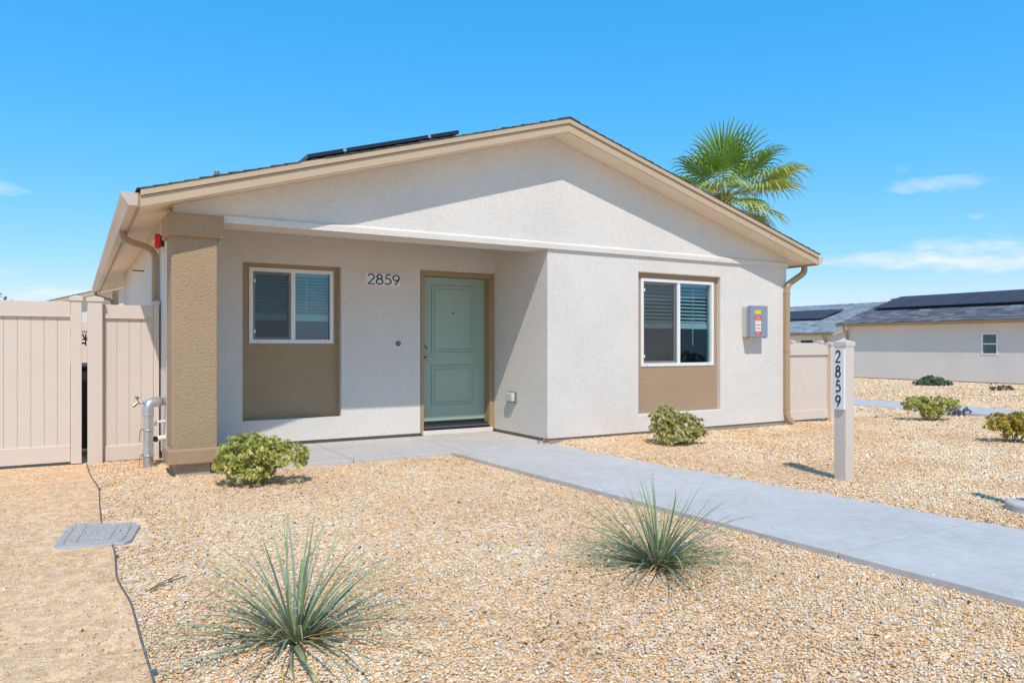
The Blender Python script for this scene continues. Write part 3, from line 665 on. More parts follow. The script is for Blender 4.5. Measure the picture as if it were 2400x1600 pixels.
# ---------------------------------------------------------------- right fence, sign post, bollard
rfp = vinyl_panel('vinyl_fence', 'low cream vinyl fence panel right of the house corner', 'fence', 10.0, 11.18, .05, 1.30, 8.22, 14, (.15,.165))
post(rfp, 11.18, 11.31, 8.14, 8.27, -.05, 1.33)
rf2 = vinyl_panel('vinyl_fence', 'cream vinyl fence run behind the low panel on the right', 'fence', 10.6, 15.0, .05, 1.36, 12.0, 22, (.15,.15))
for x in (15.0, 16.05): post(rf2, x-.06, x+.06, 11.95, 12.07, -.05, 1.40)
MB().box(15.06, 15.99, 11.98, 12.04, 1.2, 1.36).build('rail', M['vinyl'], rf2)
sg = thing('sign_post', 'cream square address post with pyramid cap beside the walkway', 'post', (6.222, 4.392, 0))
px0, px1, py0, py1 = 6.160, 6.285, 4.330, 4.455
MB().box(px0, px1, py0, py1, -.15, 1.30).build('shaft', M['vinyl'], sg, bevel=.006)
mb = MB(); a = .006; z1 = 1.318; xm, ym = (px0+px1)/2, (py0+py1)/2
mb.add([(px0-a,py0-a,z1-.03),(px1+a,py0-a,z1-.03),(px1+a,py1+a,z1-.03),(px0-a,py1+a,z1-.03),(px0-a,py0-a,z1+.008),(px1+a,py0-a,z1+.008),(px1+a,py1+a,z1+.008),(px0-a,py1+a,z1+.008),(xm,ym,z1+.036)],
       [(3,2,1,0),(0,1,5,4),(1,2,6,5),(2,3,7,6),(3,0,4,7),(4,5,8),(5,6,8),(6,7,8),(7,4,8)]); mb.build('cap', M['vinyl'], sg)
ap = MB().box(px0-.024, px0-.0005, py0+.004, py1-.002, .698, 1.265).build('address_plate', M['white'], bevel=.002)
tag(ap, 'white vertical address plate reading 2859 on the cream post', 'sign')
for i, d in enumerate('2859'):
    mb = MB(); zb = 1.137-.138*i; s_ = .108
    for st in digit_pts(d): ribbon(mb, st, .07, lambda u, v, t, zb=zb: (px0-.0245-t*.003, 4.428-u*s_*.80-.008, zb+v*s_))
    mb.build('digit', M['digit'], ap)
for z in (1.257, .983, .706): MB().lathe([(.0035,0),(.0035,.003)], (px0-.0275, 4.393, z), 8, 'x').build('screw', M['black'], ap)
BX, BY = 6.325, 2.845
bo = thing('bollard_light', 'bollard light on a round concrete footing, cut by the right edge', 'bollard', (BX, BY, 0))
MB().lathe([(.185,-.1),(.185,.075),(.178,.088),(.165,.092)], (BX,BY,0), 40).build('footing', M['conc'], bo, smooth=False)
MB().lathe([(.052,.0925),(.052,.72),(.055,.725)], (BX+.03,BY-.015,0), 24).build('column', M['blackpl'], bo)
MB().lathe([(.05,.726),(.05,.80)], (BX+.03,BY-.015,0), 24).build('lens', M['whitepl'], bo)
MB().lathe([(.058,.801),(.058,.83),(.04,.86),(.01,.87)], (BX+.03,BY-.015,0), 24).build('cap', M['blackpl'], bo)

# ---------------------------------------------------------------- houses further off
def rail_y(mb, x0, x1, y0, y1, z0, z1): mb.box(x0, x1, y0, y1, z0, z1)
def far_house(label, ex, rx, y0, y1, ze, pitch, base, pal, windows=(), spouts=(), pvs=(), vents=(), wallm='stucco', xfar=None, tabs=True, group='houses of the same estate'):
    """ridge along y; eave at ex facing the camera side (-x), ridge at rx"""
    o = thing('house', label, 'house', (rx, (y0+y1)/2, 0), group)
    wx = ex+.19; x2 = 2*rx-ex; w2 = x2-.19; zr = ze+pitch*(rx-ex)
    gy0, gy1 = y0+.3, y1-.3
    holes = [(w[0], w[1], w[2], w[3]) for w in windows]
    MB().wall('x', gy0, gy1, base+.06, ze+.02, wx, wx+.2, holes).build('wall', M[wallm], o)
    MB().box(wx+.015, w2-.015, gy0+.015, gy1-.015, base-.2, base+.06).build('foundation', M['screed'], o)
    MB().wall('x', gy0, gy1, base+.06, ze+.02, w2-.2, w2, []).build('wall', M[wallm], o)
    for ya, yb in ((gy0, gy0+.2), (gy1-.2, gy1)):
        MB().prism([(wx+.2,base+.06),(w2-.2,base+.06),(w2-.2,ze+pitch*.45),(rx,zr-.03),(wx+.2,ze+pitch*.45)], 'y', ya, yb).build('gable_wall', M[wallm], o)
    rm = MB()
    for s in (0, 1):
        e = ex if s == 0 else x2
        rm.prism([(e,ze),(rx,zr),(rx,zr+.08),(e,ze+.08)], 'y', y0+.03, y1-.03)
    ro = rm.build('roof', M['soffit'], o)
    for s in (0, 1):
        e = ex if s == 0 else x2
        for yy_ in (y0, y1-.028): MB().prism([(e,ze-.03),(rx,zr-.03),(rx,zr+.10),(e,ze+.10)], 'y', yy_, yy_+.028).build('fascia_board', M['fascia'], ro)
        g0, g1 = (e-.13, e-.001) if s == 0 else (e+.001, e+.13)
        MB().prism([(g0+.03 if s==0 else g0,ze-.02),(g1 if s==0 else g1-.03,ze-.02),(g1,ze+.09),(g0,ze+.09)], 'y', y0, y1).build('gutter', M['trim'], ro)
    r2 = random.Random(int(ex*10)); mb = MB(); cols = []
    for s in (-1, 1):
        e = ex-.02 if s < 0 else x2+.02
        Vv = Vector((-s,0,pitch)).normalized(); N = Vector((s*pitch,0,1)).normalized(); lv = (rx-ex+.02)*math.sqrt(1+pitch**2)
        shingle_field(mb, cols, Vector((e, y0-.02, ze+.10)), Vector((0,1,0)), Vv, N, y1-y0+.04, lv, .15, .32, .016, pal, r2, strips=None if (s < 0 and tabs) else 0)
    yy_ = y0-.02
    while yy_ < y1:
        zt = zr+.115; k = .9+r2.random()*.35; cc = pal[r2.randrange(len(pal))]
        for q in (-1, 1): mb.hexa([(rx,yy_,zt),(rx+q*.14,yy_,zt-.14*pitch),(rx+q*.14,yy_+.3,zt-.14*pitch-.02),(rx,yy_+.3,zt-.02),(rx,yy_,zt+.03),(rx+q*.14,yy_,zt-.14*pitch+.03),(rx+q*.14,yy_+.3,zt-.14*pitch+.012),(rx,yy_+.3,zt+.012)])
        cols += [(cc[0]*k,cc[1]*k,cc[2]*k,1)]*16; yy_ += .27
    tag(mb.build('shingles', M['shingle'], ro, cols=cols), kind='stuff')
    for (a0, a1, b0, b1) in windows:
        f = .05
        w = MB().wall('x', a0, a1, b0, b1, wx-.015, wx+.06, [(a0+f,a1-f,b0+f,(b0+b1)/2-.02),(a0+f,a1-f,(b0+b1)/2+.02,b1-f)]).build('window', M['white'], o)
        for c0, c1 in ((b0+f,(b0+b1)/2-.02),((b0+b1)/2+.02,b1-f)): MB().box(wx+.02, wx+.026, a0+f, a1-f, c0, c1).build('pane', M['glass'], w)
        MB().box(wx+.205, wx+1.5, a0-.5, a1+.5, b0-.3, b0-.28).build('interior_floor', M['int'], w)
        MB().box(wx+1.5, wx+1.52, a0-1, a1+1, base+.2, ze-.1).build('interior_wall', M['int'], w)
    for ys_ in spouts:
        MB().rectpipe(arc_path([(ex-.06,ys_,ze),(ex-.06,ys_,ze-.10),(wx-.05,ys_,ze-.30),(wx-.05,ys_,base+.1)], .08, 5), .045, .035, (0,1,0)).build('downspout', M['spout'], o)
    for (vx, vy) in vents:
        zz = ze+pitch*(vx-ex)+.13; MB().hexa([(vx-.14,vy-.2,zz-.06),(vx+.16,vy-.2,zz+.02),(vx+.16,vy+.2,zz+.02),(vx-.14,vy+.2,zz-.06),(vx-.12,vy-.18,zz+.0),(vx+.14,vy-.18,zz+.085),(vx+.14,vy+.18,zz+.085),(vx-.12,vy+.18,zz+.0)]).build('roof_vent', M['hvac'], ro)
    return o
GREY = [(.16,.16,.18),(.20,.20,.22),(.13,.13,.145),(.24,.235,.25),(.18,.175,.19)]
LGREY = [(.30,.33,.335),(.35,.38,.385),(.27,.30,.305),(.40,.425,.43),(.33,.35,.355)]
far_house('long pale house with dark grey roof and solar panels on the right', 26.30, 30.2, 2.0, 18.88, 2.06, .29, 0.0, GREY,
          windows=[(12.97,13.50,.985,1.72)], spouts=[18.55], vents=[(27.7,16.2),(27.75,13.05)])
pvV = Vector((1,0,.29)).normalized(); pvN = Vector((-.29,0,1)).normalized()
for k in range(6):
    P0 = Vector((28.12, 17.40-1.075*k, 2.06+.10+.29*(28.12-26.3)+.0))
    solar_panel('solar_panel', P0, Vector((0,1,0)), pvV, pvN, 1.06, 1.93, ['leftmost','second from left','third from left','fourth from left','fifth from left','sixth from left','seventh from left'][k]+' solar panel on the long right hand house roof', 'solar panels on the right hand house', gap=.10)
far_house('pale house with light grey roof behind the low fence', 31.7, 37.6, 22.95, 36, 1.82, .29, -.55, LGREY,
          windows=[(24.2,25.05,.8,1.62)], spouts=[23.5], vents=[(33.0,25.0),(33.0,27.2),(36.5,22.95+1.0)])
for k in range(5):
    xx = 34.1; P0 = Vector((xx, 25.4+1.07*k-1.0*(0), 1.82+.10+.29*(xx-31.7)))
    solar_panel('solar_panel', P0, Vector((0,1,0)), pvV, pvN, 1.05, 1.93, ['rightmost','second from right','third from right','fourth from right','fifth from right'][k]+' solar panel on the light grey roof behind', 'solar panels on the rear light grey roof', gap=.10)
# neighbour glimpsed past the left eave
far_house('neighbouring house with pale roof glimpsed past the left eave', -1.5, 4.0, 27.0, 44.0, 2.35, .29, 0.0, LGREY, tabs=False)
# houses and a shrub across the path: behind the photographer, seen in the window glass
far_house('pale house across the path mirrored in the bay window', 22.0, 26.0, -22.0, -7.0, 2.3, .29, 0.0, GREY, windows=[(-12,-10.6,.9,2.0)], tabs=False)

# ---------------------------------------------------------------- plants
def leaf_mesh(mb, cols, p, d, up, L, W, col, fold=.25, curl=.2):
    d = d.normalized(); s = d.cross(up)
    if s.length < 1e-4: s = Vector((1,0,0))
    s.normalize(); n = s.cross(d).normalized()
    b = len(mb.v)
    q = [p, p+d*L*.45+s*W*.5*.8+n*fold*W*.5, p+d*L*.45-s*W*.5*.8+n*fold*W*.5, p+d*L*.8+s*W*.48+n*(fold*W*.5-curl*L*.12), p+d*L*.8-s*W*.48+n*(fold*W*.5-curl*L*.12), p+d*L-n*curl*L*.25, p+d*L*.6-n*curl*L*.05]
    mb.v += [tuple(x) for x in q]; mb.f += [(b,b+1,b+6),(b,b+6,b+2),(b+1,b+3,b+5,b+6),(b+2,b+6,b+5,b+4)]
    cols += [(*col,1)]*7
def bush(label, c, lobes, n_ros, seed, pal, leafL=(.028,.046), group='variegated shrubs in the gravel', stems=9, cat='shrub'):
    r = random.Random(seed); c = Vector(c); c.z = gh(c.x, c.y)
    o = thing('shrub', label, cat, tuple(c), group); mb = MB(); cols = []; tips = []
    tot = sum(l[3]*l[4]*l[5] for l in lobes)
    for (lx, ly, lz, ax, ay, az) in lobes:
        for k in range(int(n_ros*ax*ay*az/tot)):
            while True:
                v = Vector((r.gauss(0,1), r.gauss(0,1), r.gauss(0,1))).normalized()
                if v.z > -.55: break
            rr = (.45+.55*r.random()**.45)*(.86+.22*noise.noise(v*2.3+Vector((seed,0,0)))+.1*r.random())
            p = c+Vector((lx+v.x*ax*rr, ly+v.y*ay*rr, lz+v.z*az*rr))
            if p.z < c.z+.03: p.z = c.z+.03+.03*r.random()
            out = (Vector((v.x, v.y, v.z*.8+.45))+Vector((r.gauss(0,.25), r.gauss(0,.25), r.gauss(0,.2)))).normalized(); tips.append(p)
            base = pal[0] if r.random() < .62 else (pal[1] if r.random() < .7 else pal[2])
            t1 = out.cross(Vector((.3,.5,.81))).normalized(); t2 = out.cross(t1)
            nl = r.randint(9, 13)
            for i in range(nl):
                a = i*2.4+r.random()*.5; lean = .35+.9*(i/nl); q = (t1*math.cos(a)+t2*math.sin(a))
                d = out*math.cos(lean)+q*math.sin(lean)
                kk = .75+.5*r.random(); y_ = r.random()
                col = tuple(min(.9, b_*kk) for b_ in base)
                if y_ < .05: col = (.50,.28,.06)
                L = r.uniform(*leafL)
                leaf_mesh(mb, cols, p-out*.012+q*.003, d, out, L, L*.42, col)
    mb.build('foliage', M['leaf'], o, fix=False, cols=cols)
    for k in range(stems):
        t = tips[r.randrange(len(tips))]; m_ = c.lerp(t, .5)+Vector((r.gauss(0,.03), r.gauss(0,.03), -.03))
        MB().tube([c+Vector((r.gauss(0,.025), r.gauss(0,.025), -.02)), m_, t], [.009,.006,.003], 6).build('stem', M['bark'], o)
    return o
GP = [(.49,.49,.12), (.66,.60,.20), (.30,.36,.09)]
GP2 = [(.46,.45,.15), (.64,.57,.26), (.28,.30,.10)]
GP4 = [(.44,.37,.06), (.58,.42,.08), (.36,.25,.05)]
ux = Vector((math.cos(TH), -math.sin(TH), 0))     # roughly picture-right
def lobes_from(rows): return [(a*ux.x+b*.5, a*ux.y+b, z, sx, sy, sz) for a, b, z, sx, sy, sz in rows]
bush('yellow green shrub beside the tan column base', (1.50,7.15,0), lobes_from([(-.16,0,.25,.29,.26,.24),(.02,0,.30,.20,.20,.19),(.24,.03,.24,.22,.20,.17),(.36,0,.28,.10,.1,.09),(-.30,-.02,.17,.14,.15,.12),(-.08,-.05,.12,.24,.22,.11)]), 760, 11, GP)
bush('dense shrub under the sunlit bay window', (6.66,7.10,0), lobes_from([(-.14,0,.28,.24,.22,.22),(.10,0,.22,.27,.22,.19),(-.02,-.05,.12,.33,.26,.13),(.27,0,.15,.13,.15,.12)]), 760, 5, GP2)
bush('wide shrub beside the far path', (12.72,7.32,0), lobes_from([(-.2,0,.26,.28,.25,.18),(.12,0,.26,.28,.25,.17),(.36,0,.28,.14,.15,.12),(0,0,.13,.18,.18,.13)]), 330, 8, GP, (.04,.06))
bush('golden shrub at the right edge of the picture', (10.80,5.10,0), lobes_from([(-.15,0,.24,.22,.2,.16),(.14,0,.26,.24,.2,.17),(.05,0,.12,.2,.2,.12)]), 260, 21, GP4, (.035,.055))
bush('low blue green mound against the right hand house', (23.4,13.4,0), lobes_from([(0,0,.10,.46,.4,.18),(-.3,0,.05,.3,.3,.1),(.3,0,.05,.32,.3,.1)]), 330, 2, [(.12,.20,.13),(.17,.25,.17),(.09,.15,.10)], (.06,.09), stems=3, group='low plants by the far wall')
bush('small purple flowering plant at the edge of the far path', (14.15,7.62,0), lobes_from([(0,0,.08,.28,.2,.12),(-.2,0,.05,.2,.15,.08)]), 60, 4, [(.16,.13,.24),(.15,.2,.17),(.25,.2,.32)], (.03,.05), stems=4, group='low plants by the far wall')
bush('dry brown sprig in the gravel near the far wall', (22.5,10.9,0), lobes_from([(0,0,.06,.4,.2,.07)]), 26, 9, [(.22,.17,.12),(.18,.14,.10),(.28,.22,.15)], (.05,.09), stems=8, group='low plants by the far wall')
bush('big dark green shrub mirrored in the bay window', (13.2,2.4,0), lobes_from([(0,0,.6,.8,.7,.6),(.5,0,.4,.6,.6,.4)]), 500, 31, [(.07,.14,.05),(.10,.18,.06),(.05,.10,.04)], (.07,.11), group='shrubs behind the camera')

def blade(mb, cols, base, az, e0, L, W, droop, twist, col, seg=11):
    d = Vector((math.cos(az)*math.cos(e0), math.sin(az)*math.cos(e0), math.sin(e0))); p = Vector(base); h = Vector((math.cos(az), math.sin(az), 0))
    side = Vector((-math.sin(az), math.cos(az), 0)); b = len(mb.v); e = e0
    for i in range(seg+1):
        t = i/seg; w = W*max(0,1-t)**.62*.5+.0004
        hd = (h+side*twist*t).normalized(); d = hd*math.cos(e)+Vector((0,0,1))*math.sin(e)
        sd = Vector((-hd.y, hd.x, 0)); n = sd.cross(d)*-1
        for q in (p+sd*w+n*w*.55, p-n*w*.15, p-sd*w+n*w*.55): mb.v.append(tuple(q))
        k = .82+.3*t; y_ = max(0, t-.8)*1.5
        cols += [(min(1,col[0]*k+.10*y_), min(1,col[1]*k+.05*y_), col[2]*k, 1)]*3
        p = p+d*(L/seg); e -= droop*(.35+1.3*t)/seg
        if p.z < .02: e = max(e, .02); p.z = max(p.z, .012)
    for i in range(seg):
        a = b+3*i; mb.f += [(a,a+3,a+4,a+1),(a+1,a+4,a+5,a+2)]
def yucca(label, c, n, Lr, seed, hmul=1.0):
    r = random.Random(seed); c = Vector(c); c.z = gh(c.x, c.y)
    o = thing('yucca', label, 'yucca', tuple(c), 'spiky yuccas in the foreground gravel')
    for k in range(n):
        t = (k+.5)/n; az = k*2.39996+r.gauss(0,.15); e0 = R(82-70*t**.62)+r.gauss(0,.12)
        L = r.uniform(*Lr)*(.80+.35*t if t < .8 else .9)*hmul; rad = .015+.055*t
        base = c+Vector((math.cos(az)*rad, math.sin(az)*rad, -.015+.02*(1-t)))
        g_ = r.random(); col = (.25+.08*g_, .32+.04*g_, .195-.04*g_)
        if r.random() < .25: col = (.23,.34,.26)
        if r.random() < .3: col = (.34,.37,.15)
        mb = MB(); cols = []
        droop = r.uniform(.1,.7) if t < .4 else r.uniform(.45,1.25)
        if r.random() < .08: droop = 2.4
        if r.random() < .05: col = (.55,.42,.20)
        blade(mb, cols, base, az, e0, L, r.uniform(.009,.0155), droop, r.gauss(0,.30), col)
        mb.build('leaf', M['blade'], o, fix=False, cols=cols, smooth=False)
    mb = MB()
    for k in range(70):         # pale curling threads along the leaf edges
        az = r.random()*6.28; rr = r.uniform(.03,.22); z = r.uniform(.03,.28)
        p = c+Vector((math.cos(az)*rr, math.sin(az)*rr, z)); pts = [p]
        dv = Vector((r.gauss(0,1), r.gauss(0,1), r.gauss(0,1))).normalized()
        for i in range(5): dv = (dv+Vector((r.gauss(0,.5), r.gauss(0,.5), r.gauss(0,.5)))).normalized(); pts.append(pts[-1]+dv*.012)
        mb.tube(pts, .0007, 3)
    tag(mb.build('fibre', mat('fibre_'+str(seed),(.6,.55,.45),.8), o, fix=False), kind='stuff')
    mb = MB(); cols = []
    for k in range(22):
        az = r.random()*6.28; blade(mb, cols, c+Vector((math.cos(az)*.06, math.sin(az)*.06, .01)), az, r.uniform(.05,.5), r.uniform(.08,.26), .018, r.uniform(.3,1.5), r.gauss(0,.3), r.choice([(.42,.17,.04),(.55,.38,.17),(.50,.27,.09)]), 7)
    mb.build('dead_leaf', M['blade'], o, fix=False, cols=cols)
    return o
yucca('spiky yucca nearest the camera at lower left', (.84,3.30,0), 118, (.46,.78), 41)
yucca('fuller spiky yucca beside the walkway edge', (2.97,3.33,0), 165, (.44,.74), 17)

# fan palm
def palm(label, c, ztop, seed):
    r = random.Random(seed); o = thing('palm_tree', label, 'palm tree', c)
    base = Vector(c); top = Vector((c[0], c[1], ztop)); mb = MB()
    mb.tube([base+Vector((0,0,-.2)), base+Vector((0,0,.8)), base.lerp(top,.5), top-Vector((0,0,.5)), top], [.34,.26,.20,.20,.15], 16); mb.build('trunk', M['trunk'], o)
    mb = MB()
    for k in range(90):
        a = r.random()*6.28; z = top.z-r.random()*.75; rr = .17+.03*r.random(); p = Vector((c[0]+math.cos(a)*rr, c[1]+math.sin(a)*rr, z)); q = Vector((math.cos(a),math.sin(a),0))
        mb.tube([p, p+q*.04+Vector((0,0,.06)), p+q*.10+Vector((0,0,.14))], [.022,.016,.005], 5)
    mb.build('leaf_bases', mat('leaf_base',(.28,.11,.04),.8,.3,12), o, fix=False)
    specs = []   # (azimuth, elevation, petiole, blade)
    ang = math.atan2(c[0], c[1]); ur = Vector((math.cos(ang), -math.sin(ang), 0)); fw = Vector((math.sin(ang), math.cos(ang), 0))
    for ph, el0, pl0, bl0 in ((100,82,.95,1.22),(125,52,.80,1.05),(45,64,.95,1.18),(5,24,1.2,1.35),(16,9,1.05,1.22),(22,-16,.85,1.18),(340,-30,.75,1.15),(176,16,1.15,1.12),(165,-4,.95,1.0),(90,12,.85,1.1),(130,6,.85,1.0),
                              (220,38,.95,1.1),(260,62,.95,1.15),(300,44,1.0,1.15),(332,26,1.1,1.2),(200,20,1.0,1.1),(280,18,.9,1.1),(58,-14,.75,1.05),(150,44,.85,1.1),(26,42,1.0,1.2)):
        h_ = ur*math.cos(R(ph))-fw*math.sin(R(ph)); specs.append((math.atan2(h_.y, h_.x)+r.gauss(0,.08), R(el0)+r.gauss(0,.05), pl0*.92, bl0, (80-el0)/120))
    for az, el_, pl_, bl, t in specs:
        h = Vector((math.cos(az), math.sin(az), 0)); side = Vector((-math.sin(az), math.cos(az), 0)); Zv = Vector((0,0,1))
        mb = MB(); cols = []; pts = []; e = el_+.10; p = top+Vector((h.x*.06, h.y*.06, -.06))
        for i in range(6): pts.append(p.copy()); p = p+(h*math.cos(e)+Zv*math.sin(e))*(pl_/5); e -= .07
        nv = len(mb.v); mb.tube(pts, [.030,.022,.018,.016,.014,.011], 6); cols += [(.30,.30,.07,1)]*(len(mb.v)-nv)
        hub = pts[-1]; d0 = (h*math.cos(e)+Zv*math.sin(e)).normalized(); nrm = side.cross(d0).normalized()
        if nrm.z < 0: nrm = -nrm
        ns = 44
        yel = .35 if t > .62 else 0
        for s_ in range(ns):
            a = R(-128+256*s_/(ns-1)); q = abs(a)/R(128); Lb = bl*(1-.42*q**1.6)*(.92+.12*r.random())
            dirv = (d0*math.cos(a)+side*math.sin(a)+nrm*(.18*math.cos(a)+.10*(s_%2))).normalized(); sd = nrm.cross(dirv).normalized()
            g_ = r.random(); col = Vector((.18+.10*g_, .31+.09*g_, .05)) if t < .35 else Vector((.36+.13*g_, .44+.08*g_, .09))
            col = col.lerp(Vector((.42,.38,.08)), yel*r.random())
            b = len(mb.v); pp = hub.copy(); seg = 8; fan = R(256/(ns-1)); gr = r.uniform(.6,1.6)*(1+q*.6)*(.35 if t < .28 else 1.0)
            for i in range(seg+1):
                u = i/seg; rad = Lb*u; w = rad*math.tan(fan/2)*1.1 if u < .5 else Lb*.5*math.tan(fan/2)*1.1*max(.05,max(0,1-(u-.5)/.5)**.65)
                for sg_ in (1, 0, -1): mb.v.append(tuple(pp+sd*w*sg_+nrm*(w*.35 if sg_ else -w*.25)))
                tipc = col if u < .9 else col.lerp(Vector((.40,.28,.12)), .7)
                cols += [(*tipc, 1)]*3
                dd = (dirv + Vector((0,0,-1))*gr*max(0,u-.46)**1.3*3.1).normalized(); pp = pp+dd*(Lb/seg)
            for i in range(seg):
                k_ = b+3*i; mb.f += [(k_,k_+3,k_+4,k_+1),(k_+1,k_+4,k_+5,k_+2)]
        mb.build('frond', M['frond'], o, fix=False, cols=cols, smooth=False)
palm('fan palm rising behind the right roof slope', (14.85,14.05,0), 5.28, 12)
# tree far off at the left edge
def far_tree(label, c, h, rad, seed):
    r = random.Random(seed); o = thing('tree', label, 'tree', c); c = Vector(c)
    MB().tube([c, c+Vector((.1,0,h*.4)), c+Vector((0,.1,h*.7))], [.25,.18,.1], 8).build('trunk', M['bark'], o)
    mb = MB(); cols = []
    cl_ = [(Vector((r.gauss(0,.5)*rad, r.gauss(0,.5)*rad, h*.72+r.gauss(0,.22)*h*.5)), r.uniform(.3,.55)*rad) for _ in range(14)]
    for cc, cr in cl_:
        for _ in range(130):
            v = Vector((r.gauss(0,1), r.gauss(0,1), r.gauss(0,1))).normalized()*cr*r.random()**.4
            g_ = r.random(); leaf_mesh(mb, cols, c+cc+v, Vector((r.gauss(0,1), r.gauss(0,1), r.gauss(0,.6))), Vector((0,0,1)), .28, .16, (.08+.05*g_, .11+.05*g_, .05))
    mb.build('crown', M['leaf'], o, fix=False, cols=cols)
far_tree('distant tree just above the gate at the left edge', (-4.6,60.0,0), 4.6, 1.9, 3)

# ---------------------------------------------------------------- small ground things
ed = MB(); pts = [(edge_x(y), y, gh(edge_x(y), y)+.016+.008*noise.noise(Vector((0,y*2,0)))) for y in np.arange(-1.0, 9.25, .06)]
vs_, fs_ = [], []
for x, y, z in pts: vs_ += [(x-.004,y,z-.05),(x+.004,y,z-.05),(x+.004,y,z),(x-.004,y,z)]
for i in range(len(pts)-1):
    a, b = 4*i, 4*i+4; fs_ += [(a,b,b+1,a+1),(a+1,b+1,b+2,a+2),(a+2,b+2,b+3,a+3),(a+3,b+3,b,a)]
ed.add(vs_, fs_); e_o = tag(ed.build('landscape_edging', M['edging']), 'thin dark metal edging strip between bare dirt and gravel', 'edging')
for y in (3.22, 5.12, 7.6): MB().box(edge_x(y)+.004, edge_x(y)+.02, y-.012, y+.012, -.06, gh(0,y)+.02).build('stake', M['edging'], e_o)
# valve box cover
vb = thing('valve_box_cover', 'grey plastic valve box cover set flush in the dirt', 'cover', (.14,5.76,0))
A_, B_, C_, D_ = Vector((-.125,5.50)), Vector((.31,5.42)), Vector((.415,5.97)), Vector((-.03,6.20))
def q4(u, v): return (A_*(1-u)+B_*u)*(1-v)+(D_*(1-u)+C_*u)*v
def vp(u, v, z): p = q4(u, v); return (p.x, p.y, z)
z0 = gh(.15,5.8)
poly = [(.08,0),(.92,0),(1,.12),(1,.88),(.92,1),(.08,1),(0,.88),(0,.12)]
mb = MB(); mb.prism([tuple(q4(u,v)) for u, v in poly], 'z', -.06, z0+.020); mb.build('rim', M['lid'], vb, bevel=.008)
mb = MB(); mb.prism([tuple(q4(.10+.80*u,.08+.84*v)) for u, v in poly], 'z', z0-.02, z0+.026); mb.build('lid', M['lid'], vb, bevel=.004)
for u in (.11, .27, .70, .88): MB().prism([tuple(q4(a, b)) for a, b in ((u-.006,.14),(u+.006,.14),(u+.006,.86),(u-.006,.86))], 'z', z0+.0265, z0+.029).build('slot', mat('slot_dirt',(.42,.30,.17),.9), vb)

# gravel chips: real stones over the printed ground, thousands of them
def chips(name, n, region, size, pal, seed, zoff=0.0, sink=.3, accept=None):
    rg = np.random.default_rng(seed); xs, ys = region(rg, n)
    keep = np.array([accept(x, y) for x, y in zip(xs, ys)]) if accept else np.ones(len(xs), bool)
    xs, ys = xs[keep], ys[keep]; n = len(xs)
    if n == 0: return
    zs = np.array([gh(x, y) for x, y in zip(xs, ys)])+zoff
    base = np.array([(1,0,0),(-.5,.87,0),(-.5,-.87,0),(.45,.45,.75),(-.55,.1,.7),(.1,-.5,.8)], float)
    fac = np.array([(3,4,5),(0,1,3),(1,4,3),(1,2,4),(2,5,4),(2,0,5),(0,3,5),(0,2,1)])
    S = rg.uniform(size[0], size[1], n)*np.where(rg.random(n) < .06, 1.6, 1)
    V = base[None]+rg.normal(0, .20, (n,6,3)); V[:,:,2] *= rg.uniform(.55,1.0,(n,1)); V *= (S*.5)[:,None,None]; V[:,:,0] *= rg.uniform(.8,1.35,(n,1))
    a = rg.uniform(0, 2*np.pi, n); ca, sa = np.cos(a)[:,None], np.sin(a)[:,None]
    tx = rg.normal(0,.30,n)[:,None]; ty = rg.normal(0,.30,n)[:,None]
    X = V[:,:,0]*ca-V[:,:,1]*sa; Yv = V[:,:,0]*sa+V[:,:,1]*ca; Zv = V[:,:,2]+X*tx+Yv*ty
    P = np.stack([X+xs[:,None], Yv+ys[:,None], Zv+zs[:,None]-(S*sink*.2)[:,None]+rg.uniform(0,.006,n)[:,None]], -1).reshape(-1,3)
    F = (fac[None]+(np.arange(n)*6)[:,None,None]).reshape(-1,3)
    me = bpy.data.meshes.new(name); me.vertices.add(len(P)); me.vertices.foreach_set('co', P.astype(np.float32).ravel())
    me.loops.add(len(F)*3); me.loops.foreach_set('vertex_index', F.astype(np.int32).ravel()); me.polygons.add(len(F)); me.polygons.foreach_set('loop_start', np.arange(0, len(F)*3, 3, dtype=np.int32))
    me.update(calc_edges=True)
    pc = np.array([c for c, w in pal]); pw = np.array([w for c, w in pal]); pw = pw/pw.sum()
    cc = pc[rg.choice(len(pc), n, p=pw)]*rg.uniform(.82,1.15,(n,1)); pn = np.array([noise.noise(Vector((x*.9, y*.9, 1.7))) for x, y in zip(xs, ys)]) + .6*np.array([noise.noise(Vector((x*3.1, y*3.1, 4.7))) for x, y in zip(xs, ys)])
    cc = cc*(1+.19*pn[:,None])*np.stack([np.ones(n), 1+.06*pn, 1+.16*pn], 1); cc = np.clip(cc, 0, .92)
    col = np.concatenate([np.repeat(cc, 6, 0), np.ones((n*6,1))], 1).astype(np.float32)
    at = me.color_attributes.new('Col', 'FLOAT_COLOR', 'POINT'); at.data.foreach_set('color', col.ravel())
    me.materials.append(M['stone']); o = bpy.data.objects.new(name, me); C.objects.link(o); tag(o, kind='stuff'); return o
def on_gravel(x, y):
    if x < edge_x(y)+.012: return False
    if y < 7.90 and walk_l(y)-.004 < x < walk_r(y)+.004: return False
    if y > 7.86 and 1.02 < x < XA: return False
    if y > D-.005 and x > XA and x < XR: return False
    if y > 7.99 and x > .85 and x < 1.19: return False
    if y > 8.36 and x > .84: return x > 10 or False
    p = Vector((x, y)); 
    if (p-Vector((6.325,2.845))).length < .19: return False
    if -.16 < x < .45 and 5.38 < y < 6.24: return False
    if px0-.01 < x < px1+.01 and py0-.01 < y < py1+.01: return False
    # keep only what the camera's neighbourhood can see
    return y > .45*x-.9 and y*.861+x*.509 > 2.45
